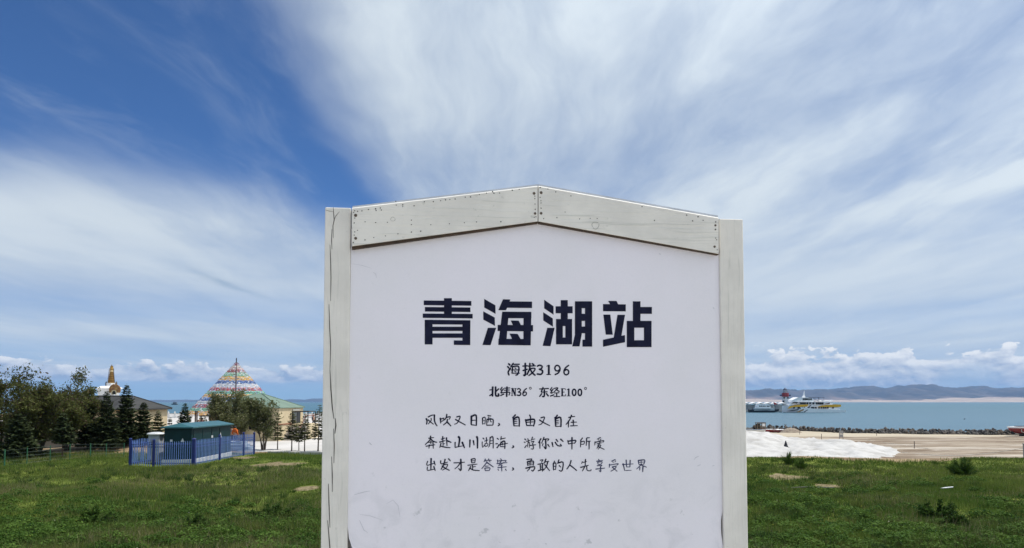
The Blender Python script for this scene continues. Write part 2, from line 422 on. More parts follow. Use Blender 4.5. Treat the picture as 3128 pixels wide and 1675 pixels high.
def build_mountains():
    D0 = 14000.0
    prof_px = [2000, 2280, 2330, 2380, 2420, 2470, 2520, 2600, 2680, 2760, 2840, 2900, 2960, 3000, 3060, 3128, 3400, 3800, 4300]
    prof_y = [1206, 1195, 1194, 1199, 1193, 1191, 1196, 1188, 1187, 1183, 1182, 1187, 1197, 1190, 1187, 1190, 1180, 1190, 1210]
    xs = np.linspace(gx(1900, D0), gx(4400, D0), 300)
    px = xs / D0 * F + IMG_W / 2
    crest = (HORIZON - np.interp(px, prof_px, prof_y) + (fbm(px / 22, px * 0 + 4, 4) - .5) * 13) / F * D0
    ts = np.linspace(0, 1, 46)
    X, T = np.meshgrid(xs, ts)
    ridge = 1 - np.abs(2 * fbm(X / 620, T * 3.4 + X / 2200, 5) - 1)
    fall = np.sin(np.clip(T * 1.25, 0, 1) * math.pi / 2) ** 1.25
    H = crest[None, :] * fall * (0.72 + 0.28 * T) + (ridge - 0.60) * 240 * np.sin(np.clip(T, 0, 1) * math.pi) + (fbm(X / 240, T * 9, 3) - .5) * 60 * np.sin(T * math.pi * 0.9)
    H = np.where(T > 0.82, H * (1 - (T - 0.82) * 1.6), H)
    H = np.maximum(H, -4 + 10 * T)
    Y = D0 - 2600 + T * 4200 + (fbm(X / 700, X * 0 + 3, 3) - .5) * 500
    V = np.stack([X, Y, H + 2], -1).reshape(-1, 3); ny, nx = X.shape
    i = np.arange((ny - 1) * (nx - 1)); r = i // (nx - 1); c = i % (nx - 1); b = r * nx + c
    m = mat('mountain_rock', (0.022, 0.024, 0.026), (0.075, 0.060, 0.052), 0.0022, 0.95, attr='Col')
    hn = np.clip(H / 230.0, 0, 1); tan = np.clip((0.42 - hn) * 2.4 + (fbm(X / 330, T * 7, 4) - .5) * 2.2, 0, 1)[..., None]
    mc = (np.array([1.0, 1.0, 1.0]) * (1 - tan) + np.array([4.2, 3.4, 3.0]) * tan).reshape(-1, 3)
    o = mesh_np('mountain_range', V, np.stack([b, b + 1, b + nx + 1, b + nx], 1), m, None, mc, True)
    tag(o, kind='structure')
    # pale dunes along the far shore
    D1 = 11200.0
    xs = np.linspace(gx(1700, D1), gx(4400, D1), 260); px = xs / D1 * F + IMG_W / 2
    top = np.interp(px, [1700, 2100, 2280, 2340, 2400, 2500, 2620, 2700, 2850, 2930, 2990, 3050, 3128, 3300, 4400], [3, 6, 11, 10, 8, 7, 6, 7, 6, 7, 13, 12, 16, 14, 8])
    top = top + (fbm(px / 20, px * 0 + 7, 3) - 0.5) * 5
    ts = np.linspace(0, 1, 16); X, T = np.meshgrid(xs, ts)
    H = np.maximum(top, 2)[None, :] / F * D1 * np.sin(np.clip(T * 1.0, 0, 1) * math.pi * 0.75) * (0.8 + 0.4 * fbm(X / 300, T * 4, 3)) - 1.0
    V = np.stack([X, D1 - 400 + T * 1500 + (fbm(X / 500, X * 0, 3) - .5) * 300, H], -1).reshape(-1, 3); ny, nx = X.shape
    i = np.arange((ny - 1) * (nx - 1)); r = i // (nx - 1); c = i % (nx - 1); b = r * nx + c
    o = mesh_np('far_dunes', V, np.stack([b, b + 1, b + nx + 1, b + nx], 1), mat('dune_sand', (0.50, 0.39, 0.29), (0.38, 0.29, 0.22), 0.003, 0.95), None, None, True)
    tag(o, kind='structure')
    # very faint range beyond the lake on the left
    D2 = 17500.0
    xs = np.linspace(gx(-900, D2), gx(1500, D2), 160); px = xs / D2 * F + IMG_W / 2
    top = np.interp(px, [-900, 0, 300, 480, 560, 640, 760, 860, 960, 1100, 1300, 1500], [8, 6, 4, 7, 9, 6, 5, 8, 12, 11, 10, 9]) + (fbm(px / 30, px * 0 + 2, 3) - 0.5) * 5
    ts = np.linspace(0, 1, 8); X, T = np.meshgrid(xs, ts)
    H = np.maximum(top, 1)[None, :] / F * D2 * np.sin(T * math.pi * 0.8) - 1
    V = np.stack([X, D2 + T * 1500, H], -1).reshape(-1, 3); ny, nx = X.shape
    i = np.arange((ny - 1) * (nx - 1)); r = i // (nx - 1); c = i % (nx - 1); b = r * nx + c
    o = mesh_np('far_hills', V, np.stack([b, b + 1, b + nx + 1, b + nx], 1), mat('far_hill_rock', (0.022, 0.024, 0.026), (0.05, 0.045, 0.04), 0.002, 0.95), None, None, True)
    tag(o, kind='structure')
build_mountains()

def build_haze():
    me = MB(); s = 21500.0
    me.box((0, s * 0.4, 346), (2 * s, 1.7 * s, 704))
    m = bpy.data.materials.new('haze_air'); m.use_nodes = True; nt = m.node_tree; nt.nodes.clear()
    out = nt.nodes.new('ShaderNodeOutputMaterial'); v = nt.nodes.new('ShaderNodeVolumePrincipled')
    v.inputs['Color'].default_value = (0.36, 0.60, 1.0, 1); v.inputs['Density'].default_value = 4.2e-5; v.inputs['Anisotropy'].default_value = 0.0
    nt.links.new(v.outputs[0], out.inputs['Volume'])
    o = me.build('haze', m); tag(o, kind='stuff')
build_haze()
# ------------------------------------------------------------------ the wooden sign
def build_sign():
    rl, rr = ray(987, 1100), ray(2279, 1100)
    PL = Vector((rl.x / rl.y * 2.80, 2.80)); PR = Vector((rr.x / rr.y * 2.98, 2.98))
    yaw = math.atan2(PR.y - PL.y, PR.x - PL.x)
    mid = (PL + PR) / 2; ZB = float(hz(0.1, 2.9))
    root = empty('station_sign', (mid.x, mid.y, ZB), yaw)
    tag(root, 'large white painted wooden sign board with navy Chinese lettering and gabled top', 'sign')
    ux = Vector((math.cos(yaw), math.sin(yaw), 0)); uy = Vector((-math.sin(yaw), math.cos(yaw), 0))
    org = Vector((mid.x, mid.y, ZB)); eye = Vector((0, 0, EYE))
    def S(px, py, w):
        d = ray(px, py); k = ((org + uy * w - eye).dot(uy)) / d.dot(uy); q = eye + d * k - org
        return q.dot(ux), q.z
    def prism(pts, w0, w1): return MB().prism([S(x, y, w0) for x, y in pts], 'y', w0, w1)
    # materials
    def paint(name, c1, c2, stretch, grain, dirtc):
        m = bpy.data.materials.new(name); m.use_nodes = True; nt = m.node_tree; nt.nodes.clear()
        out = nt.nodes.new('ShaderNodeOutputMaterial'); p = nt.nodes.new('ShaderNodeBsdfPrincipled')
        p.inputs['Roughness'].default_value = 0.62; p.inputs['Specular IOR Level'].default_value = 0.3
        tc = nt.nodes.new('ShaderNodeTexCoord'); mp = nt.nodes.new('ShaderNodeMapping'); mp.inputs['Scale'].default_value = stretch
        nt.links.new(tc.outputs['Object'], mp.inputs[0])
        warp = noise(nt, tc.outputs['Object'], 2.2, 3, 0.5)
        sx = nt.nodes.new('ShaderNodeSeparateXYZ'); nt.links.new(mp.outputs[0], sx.inputs[0])
        x, y, z = (E(sx.outputs[k], nt) for k in range(3))
        g = noise(nt, vec(nt, x + warp * 1.4, y, z + warp * 1.4), 1.0, 6, 0.6, 0.4)
        mott = noise(nt, tc.outputs['Object'], 5.0, 6, 0.6)
        spots = noise(nt, tc.outputs['Object'], 38.0, 3, 0.6)
        c = mixc(nt, mott.ss(0.35, 0.65), c1, c2)
        c = mixc(nt, g.ss(0.54, 0.70) * grain, c, dirtc)
        c = mixc(nt, spots.ss(0.66, 0.74) * 0.38, c, dirtc)
        wear = noise(nt, tc.outputs['Object'], 14.0, 7, 0.7)
        c = mixc(nt, wear.ss(0.62, 0.72) * 0.35, c, (0.80, 0.79, 0.76))
        c = mixc(nt, wear.ss(0.36, 0.28) * 0.5, c, dirtc)
        nt.links.new(c, p.inputs['Base Color'])
        b = nt.nodes.new('ShaderNodeBump'); b.inputs['Strength'].default_value = 0.6; b.inputs['Distance'].default_value = 0.005
        nt.links.new((g + spots * 0.3).s, b.inputs['Height']); nt.links.new(b.outputs[0], p.inputs['Normal'])
        nt.links.new(p.outputs[0], out.inputs[0]); return m
    woodh = paint('painted_wood_beam', (0.77, 0.735, 0.67), (0.68, 0.65, 0.595), (3, 4, 80), 0.50, (0.42, 0.42, 0.37))
    woodv = paint('painted_wood_post', (0.75, 0.715, 0.655), (0.665, 0.635, 0.58), (75, 30, 4), 0.34, (0.40, 0.40, 0.36))
    panelm = bpy.data.materials.new('painted_panel'); panelm.use_nodes = True
    nt = panelm.node_tree; nt.nodes.clear()
    out = nt.nodes.new('ShaderNodeOutputMaterial'); p = nt.nodes.new('ShaderNodeBsdfPrincipled')
    p.inputs['Roughness'].default_value = 0.5; p.inputs['Specular IOR Level'].default_value = 0.35
    tc = nt.nodes.new('ShaderNodeTexCoord'); sx = nt.nodes.new('ShaderNodeSeparateXYZ'); nt.links.new(tc.outputs['Object'], sx.inputs[0])
    x, y, z = (E(sx.outputs[k], nt) for k in range(3))
    n1 = noise(nt, tc.outputs['Object'], 2.0, 5, 0.55); n2 = noise(nt, tc.outputs['Object'], 7.0, 6, 0.65, 0.8)
    n3 = noise(nt, tc.outputs['Object'], 150.0, 3, 0.6); n4 = noise(nt, tc.outputs['Object'], 24.0, 4, 0.6)
    c = mixc(nt, n1.ss(0.35, 0.65), (0.80, 0.765, 0.815), (0.77, 0.745, 0.78))
    grime = z.ss(1.42, 1.10)                                   # splash dirt from the ground up to knee height
    c = mixc(nt, n2.ss(0.44, 0.70) * grime * 0.34, c, (0.50, 0.50, 0.53))
    c = mixc(nt, n4.ss(0.66, 0.74) * (grime * 0.5 + 0.06), c, (0.40, 0.40, 0.42))
    c = mixc(nt, n3.ss(0.45, 0.75) * 0.05, c, (0.45, 0.45, 0.5))
    nt.links.new(c, p.inputs['Base Color'])
    b = nt.nodes.new('ShaderNodeBump'); b.inputs['Strength'].default_value = 0.12; b.inputs['Distance'].default_value = 0.003
    nt.links.new((n3 + n4 * 1.5).s, b.inputs['Height']); nt.links.new(b.outputs[0], p.inputs['Normal']); nt.links.new(p.outputs[0], out.inputs[0])
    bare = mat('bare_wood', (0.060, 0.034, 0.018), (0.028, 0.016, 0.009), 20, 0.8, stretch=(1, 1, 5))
    flash = mat('zinc_flashing', (0.55, 0.57, 0.60), (0.45, 0.47, 0.5), 12, 0.45, metal=0.3)
    dark = mat('crack_shadow_wood', (0.055, 0.05, 0.045), (0.03, 0.028, 0.025), 40, 0.9)
    rust = mat('rusted_steel', (0.17, 0.13, 0.10), (0.09, 0.07, 0.055), 200, 0.7, metal=0.4)
    BW = -0.019      # front of the gable boards
    # posts
    TW = 0.115
    def post(tl, tr, br):
        u0, zt = S(*tl, 0); u1, _ = S(*tr, 0); u1b, _ = S(*br, 0)
        m = MB(); m.box(((u0 + u1) / 2, TW / 2, (zt - 0.35) / 2), (u1 - u0, TW, zt + 0.35))
        return m.build('post', woodv, root, bevel=0.004)
    pl = post((993, 633), (1072, 634), (1063, 1675)); pl['label'] = 'left post with long dark drying cracks'
    pr = post((2197, 668), (2270, 667), (2218, 1675))
    # beams with a planed (chamfered) top edge
    def beam(tl, tr, br, bl):
        f = [S(*q, BW) for q in (tl, tr, br, bl)]; w0, w1, ch = BW, 0.0065, 0.0048
        (a, b, c, d) = f
        vs = [(a[0], w0, a[1] - ch), (b[0], w0, b[1] - ch), (c[0], w0, c[1]), (d[0], w0, d[1]),
              (a[0], w0 + ch, a[1]), (b[0], w0 + ch, b[1]), (a[0], w1, a[1]), (b[0], w1, b[1]), (c[0], w1, c[1]), (d[0], w1, d[1])]
        m = MB().add(vs, [(0, 1, 2, 3), (0, 4, 5, 1), (4, 6, 7, 5), (6, 9, 8, 7), (3, 2, 8, 9), (0, 3, 9, 6, 4), (1, 5, 7, 8, 2)])
        return m.build('gable_board', woodh, root)
    bl = beam((1075, 634), (1642.5, 567), (1642.5, 676), (1075, 752))
    br = beam((1645, 567), (2195, 664), (2195, 775), (1645, 676))
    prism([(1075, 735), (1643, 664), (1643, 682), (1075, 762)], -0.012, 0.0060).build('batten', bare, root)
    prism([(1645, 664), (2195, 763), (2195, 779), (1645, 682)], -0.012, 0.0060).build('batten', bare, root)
    prism([(1077, 630), (1643, 563), (1643, 575), (1077, 642)], 0.0075, 0.112).build('flashing', flash, root)
    prism([(1645, 563), (2193, 659), (2193, 672), (1645, 575)], 0.0075, 0.112).build('flashing', flash, root)
    # the panel: cut away at both lower corners
    PWF = 0.0100
    pan = prism([(1073, 700), (1643, 640), (2200, 740), (2213, 1553), (2206, 1566), (2202, 1590), (2203, 1630), (2209, 1672), (2213, 1690), (2214, 1990), (1094, 1990), (1086, 1715), (1076, 1676), (1066, 1645), (1061, 1600)], PWF, PWF + 0.018)
    # keep clear of the battens: the panel sits directly behind them
    panel = pan.build('panel', panelm, root)
    prism([(1058, 700), (1643, 640), (2200, 740), (2206, 1990), (1070, 1990)], 0.098, 0.110).build('back_panel', panelm, root)
    # drying cracks of the left post, nail holes, screws, knots
    def ribbon(m, pts, widths, w, k):
        P = [Vector(q) for q in pts]; n = len(P)
        vs = []
        for i, q in enumerate(P):
            t = (P[min(i + 1, n - 1)] - P[max(i - 1, 0)])
            t = t.normalized() if t.length else Vector((1, 0)); nn = Vector((-t.y, t.x)) * widths[i] / 2
            for e in (q + nn, q - nn):
                u, z = S(e.x, e.y, w); vs.append((u, w - 0.00004 * k, z))
        fs = [(2 * i, 2 * i + 1, 2 * i + 3, 2 * i + 2) for i in range(n - 1)]
        m.add(vs, fs)
    cr = MB(); ck = 0
    def crack(pts, wmax):
        nonlocal ck; ck += 1
        n = len(pts); ribbon(cr, pts, [0.8 * wmax * (0.25 + 0.75 * math.sin(math.pi * (i + 0.3) / (n - 0.4))) for i in range(n)], -0.0009, ck)
    crack([(1018, 633), (1019, 650), (1021, 672), (1017, 690), (1018, 728)], 3)
    crack([(1014, 700), (1013, 735), (1014, 762)], 2.5); crack([(1008, 748), (1010, 800), (1011, 850), (1010, 920)], 3)
    crack([(1037, 647), (1026, 660), (1021, 672)], 2); crack([(994, 642), (1004, 645), (1017, 647)], 1.5)
    crack([(1005, 930), (1007, 1000), (1010, 1060), (1008, 1130)], 3.2)
    crack([(1008, 1130), (1011, 1190), (1015, 1245), (1020, 1280)], 4.2); crack([(1024, 1278), (1026, 1300), (1023, 1325)], 4.5)
    crack([(1019, 1310), (1021, 1360), (1020, 1415)], 3.5); crack([(1013, 1395), (1015, 1450), (1015, 1503)], 3.4)
    crack([(1003, 1478), (1005, 1540), (1008, 1612)], 3.6); crack([(1001, 1590), (1005, 1640), (1009, 1690), (1012, 1800)], 4)
    cr.build('drying_cracks', dark, pl)['kind'] = 'stuff'
    def dots(m, lst, w, seed=1):
        r = random.Random(seed)
        for i, (x, y, rad) in enumerate(lst):
            n = 9; vs = []
            for k in range(n):
                a = 2 * math.pi * k / n; q = rad * r.uniform(0.6, 1.0)
                u, z = S(x + q * math.cos(a), y + q * math.sin(a), w); vs.append((u, w - 0.00003 * (i % 9), z))
            m.add(vs, [tuple(range(n))])
    def z7(lst, x0, y0, s): return [(x0 + a / s, y0 + b / s, c) for a, b, c in lst]
    n_l = z7([(420, 380, 2), (430, 362, 2), (460, 368, 2.4), (507, 364, 2), (577, 350, 2.5), (652, 343, 2.4), (658, 360, 2), (703, 333, 2.4), (713, 355, 2.2), (866, 262, 2.4), (872, 303, 2), (941, 300, 2.4), (941, 318, 2), (1061, 311, 2.3), (1171, 267, 2.3), (1266, 266, 2.3), (1344, 256, 2.1), (1396, 247, 2.4), (1442, 243, 2), (1498, 238, 2.4), (1605, 219, 2), (1662, 215, 2.5), (1755, 192, 2), (1830, 175, 2), (1896, 160, 2.5), (1911, 177, 2.4), (1970, 175, 2), (2107, 146, 3), (2180, 135, 2), (2345, 208, 2), (2345, 235, 2), (2347, 292, 2), (2349, 348, 2), (2338, 433, 2.2), (2357, 428, 2.2), (540, 480, 2), (653, 488, 2.3), (777, 486, 2), (1033, 463, 2), (1033, 511, 2), (1240, 512, 2), (1437, 500, 2), (1597, 490, 2), (1725, 482, 2), (1985, 480, 2.6), (540, 672, 2.4), (633, 648, 2), (757, 631, 2), (890, 608, 2), (1033, 590, 2.3), (1132, 580, 2.6), (430, 588, 2), (424, 622, 2), (460, 571, 2), (430, 441, 2), (425, 493, 2.4), (414, 700, 2.6)], 960, 540, 3.481)
    d = MB(); dots(d, n_l, BW - 0.0008, 3); d.build('nail_holes', dark, bl)['kind'] = 'stuff'
    n_r = z7([(183, 122, 2.4), (271, 140, 2), (360, 172, 2), (530, 217, 2), (183, 232, 2), (193, 272, 2), (194, 296, 2), (194, 355, 2.3), (225, 472, 2), (373, 461, 2), (628, 475, 2.2), (747, 470, 2), (825, 472, 2), (1468, 492, 2.4), (1329, 338, 2.3), (1832, 433, 2.3), (1960, 451, 2.5), (1898, 497, 2.4), (2016, 491, 2), (2158, 508, 2.6), (2155, 594, 3), (2156, 690, 2), (2167, 710, 2), (2174, 822, 2), (465, 398, 1.6)], 1600, 540, 3.68)
    d = MB(); dots(d, n_r, BW - 0.0008, 4); d.build('nail_holes', dark, br)['kind'] = 'stuff'
    for (lst, par) in ((z7([(440, 412, 5), (440, 656, 4.6), (2337, 178, 4.6), (2348, 392, 4.2)], 960, 540, 3.481), bl), (z7([(195, 180, 4.8), (195, 412, 4.4), (2154, 548, 3.6), (2145, 787, 4)], 1600, 540, 3.68), br)):
        for (x, y, rad) in lst:
            u, z = S(x, y, BW); rr = rad / 790
            mm = MB()
            vs = [(u + rr * math.cos(a) * q, BW - yy, z + rr * math.sin(a) * q) for q, yy in ((1, 0.0), (0.9, 0.0016), (0.45, 0.0018), (0.3, 0.0006)) for a in [2 * math.pi * k / 10 for k in range(10)]]
            fs = [(i * 10 + k, i * 10 + (k + 1) % 10, (i + 1) * 10 + (k + 1) % 10, (i + 1) * 10 + k) for i in range(3) for k in range(10)] + [tuple(range(30, 40))]
            mm.add(vs, fs).build('screw', rust, par)
    knotm = mat('knot_ring', (0.36, 0.36, 0.32), (0.28, 0.28, 0.25), 60, 0.8)
    for (x, y, rx, ry, par) in ((1200, 670, 7.5, 6.5, bl), (1819, 689, 11.5, 11.5, br)):
        mm = MB(); n = 22; vs = []
        for k in range(n + 1):
            a = 2 * math.pi * k / n + 0.4; j = 1 + 0.08 * math.sin(3 * a + x)
            for q in (1.0, 0.86):
                u, z = S(x + rx * j * q * math.cos(a), y + ry * j * q * math.sin(a), BW - .0008); vs.append((u, BW - .0008, z))
        mm.add(vs, [(2 * k, 2 * k + 1, 2 * k + 3, 2 * k + 2) for k in range(n) if k % 11 != 7]).build('knot', knotm, par)
    # scuffs on the panel
    sc = MB(); k = 0
    for pts, w in (([(1128, 1352), (1131, 1356), (1136, 1360)], 3), ([(1082, 1512), (1110, 1504), (1130, 1500)], 2), ([(2120, 1405), (2125, 1398), (2135, 1394)], 2.4), ([(2130, 1424), (2140, 1420)], 4), ([(2176, 1424), (2182, 1422)], 3.5), ([(2178, 940), (2182, 943)], 5), ([(2014, 775), (2018, 778)], 5),
                   ([(1140, 832), (1148, 838), (1150, 850)], 1.6), ([(1076, 806), (1105, 811), (1135, 820)], 1.2), ([(1180, 1540), (1200, 1528), (1216, 1545), (1222, 1580)], 1.5), ([(1100, 1572), (1130, 1576), (1170, 1590)], 1.5), ([(1098, 1590), (1112, 1620), (1124, 1628)], 2)):
        k += 1; ribbon(sc, pts, [w * (0.5 if i in (0, len(pts) - 1) else 1) for i in range(len(pts))], PWF - 0.0006, k)
    sc.build('scuff_marks', mat('scuff_grey', (0.60, 0.59, 0.63), (0.52, 0.51, 0.55), 30, 0.8), panel)['kind'] = 'stuff'
    # ------------------------------------------------ lettering
    ink = mat('navy_paint', (0.005, 0.006, 0.022), (0.009, 0.011, 0.034), 30, 0.6, spec=0.15)
    inkw = mat('worn_navy_paint', (0.030, 0.034, 0.085), (0.06, 0.066, 0.13), 60, 0.6, spec=0.15)
    def big(name, polys):
        m = MB()
        for i, poly in enumerate(polys):
            if len(poly) == 4 and not hasattr(poly[0], '__len__'):
                x0, y0, x1, y1 = poly; poly = [(x0, y0), (x1, y0), (x1, y1), (x0, y1)]
            w = PWF - 0.0008; vs = []
            for (a, b) in poly:
                u, z = S(1260 + a / 3.3455, 880 + b / 3.3455, w); vs.append((u, w - 0.00005 * i, z))
            m.add(vs, [tuple(range(len(vs)))])
        m.build(name, ink, panel)
    big('painted_character', [(322, 105, 402, 275), [(115, 128), (602, 134), (602, 182), (115, 176)], [(127, 195), (592, 200), (592, 247), (127, 241)], [(105, 262), (615, 266), (615, 312), (105, 306)],
        (125, 326, 205, 578), [(510, 330), (592, 331), (590, 584), (510, 583)], [(127, 326), (590, 331), (590, 375), (127, 372)], (200, 397, 515, 440), (200, 465, 515, 510), [(423, 537), (590, 538), (590, 584), (423, 582)]])
    drops = lambda dx, dy, sx: [[(733 + dx, 112 + dy), (733 + dx + 115 * sx, 178 + dy), (733 + dx + 116 * sx, 265 + dy), (733 + dx, 200 + dy)], [(723 + dx, 239 + dy), (723 + dx + 118 * sx, 303 + dy), (723 + dx + 120 * sx, 388 + dy), (724 + dx, 324 + dy)]]
    big('painted_character', drops(0, 0, 1) + [[(770, 408), (855, 408), (798, 585), (715, 583)], [(925, 116), (1000, 118), (993, 138), (1222, 140), (1222, 206), (968, 203), (955, 228), (877, 228)],
        [(917, 243), (985, 243), (957, 583), (877, 583)], [(917, 243), (1215, 245), (1215, 310), (912, 309)], [(1135, 245), (1215, 245), (1208, 587), (1133, 587)], [(880, 520), (1208, 522), (1208, 587), (877, 583)],
        [(871, 378), (1232, 380), (1232, 445), (870, 440)], [(1003, 333), (1085, 335), (1110, 384), (1028, 384)], [(992, 467), (1075, 470), (1106, 525), (1020, 525)]])
    big('painted_character', drops(613, 9, 0.83) + [[(1378, 408), (1453, 408), (1410, 595), (1330, 592)], (1515, 125, 1587, 330), (1463, 188, 1637, 259), (1467, 318, 1536, 577), (1562, 318, 1631, 577), (1467, 318, 1631, 390), (1467, 507, 1631, 577),
        [(1660, 137), (1730, 137), (1730, 470), (1707, 598), (1632, 598), (1660, 480)], (1763, 137, 1836, 600), (1660, 137, 1836, 207), (1725, 265, 1768, 337), (1725, 395, 1768, 463), (1737, 530, 1768, 600)])
    big('painted_character', [[(2000, 133), (2085, 133), (2105, 172), (2022, 172)], [(1947, 165), (2180, 168), (2180, 240), (1947, 238)], [(1950, 273), (2022, 273), (2047, 478), (1975, 478)], [(2095, 275), (2172, 275), (2135, 495), (2056, 510)], [(1947, 530), (2172, 482), (2172, 555), (1947, 602)],
        (2252, 137, 2330, 345), (2328, 195, 2447, 265), (2190, 337, 2267, 605), (2365, 337, 2443, 605), (2190, 337, 2443, 407), (2190, 535, 2443, 605)])
    # brush strokes: (width, points...) in enlarged photo units
    def smooth(pts, sub=4):
        if len(pts) < 3: return [Vector(q) for q in pts]
        P = [Vector(q) for q in pts]; o = []
        for i in range(len(P) - 1):
            a, b, c, d2 = P[max(i - 1, 0)], P[i], P[i + 1], P[min(i + 2, len(P) - 1)]
            for j in range(sub):
                t = j / sub
                o.append(0.5 * ((2 * b) + (c - a) * t + (2 * a - 5 * b + 4 * c - d2) * t * t + (3 * b - a - 3 * c + d2) * t ** 3))
        o.append(P[-1]); return o
    def stroke_char(strokes, ox, oy, s, thick=1.0, brush=True, m_ink=ink, curve=True):
        m = MB()
        for i, st in enumerate(strokes):
            wd, pts = st[0] * thick, st[1:]
            P = smooth(pts) if curve and len(pts) < 4 or (curve and not brush) else ([Vector(q) for q in pts] if len(pts) < 3 else smooth(pts, 3))
            n = len(P); w = PWF - 0.0008 - 0.00004 * i; cxy = []
            L, Rr = [], []
            for k, q in enumerate(P):
                t = P[min(k + 1, n - 1)] - P[max(k - 1, 0)]; t = t.normalized() if t.length else Vector((1, 0))
                f = k / (n - 1); ww = wd / 2 * ((1.08 - 0.35 * f) if brush else 1.0)
                nn = Vector((-t.y, t.x)) * ww; L.append(q + nn); Rr.append(q - nn)
                if k == 0: t0 = (q - t * ww * 0.7, nn)
                if k == n - 1: t1 = (q + t * ww * 0.7, nn)
            L = [t0[0] + t0[1] * 0.45] + L + [t1[0] + t1[1] * 0.45]; Rr = [t0[0] - t0[1] * 0.45] + Rr + [t1[0] - t1[1] * 0.45]
            vs = []
            for a, b in zip(L, Rr):
                for e in (a, b):
                    u, z = S(ox + e.x / s, oy + e.y / s, w); vs.append((u, w, z))
            m.add(vs, [(2 * k, 2 * k + 1, 2 * k + 3, 2 * k + 2) for k in range(len(L) - 1)])
        m.build('painted_character', m_ink, panel)
    B, C, D_ = (1280, 1250, 6.779), (1640, 1250, 6.895), (1450, 1080, 6.44)
    ring = lambda cx, cy, rx, ry, w: (w,) + tuple((cx + rx * math.sin(a), cy - ry * math.cos(a)) for a in [2 * math.pi * k / 12 for k in range(13)])
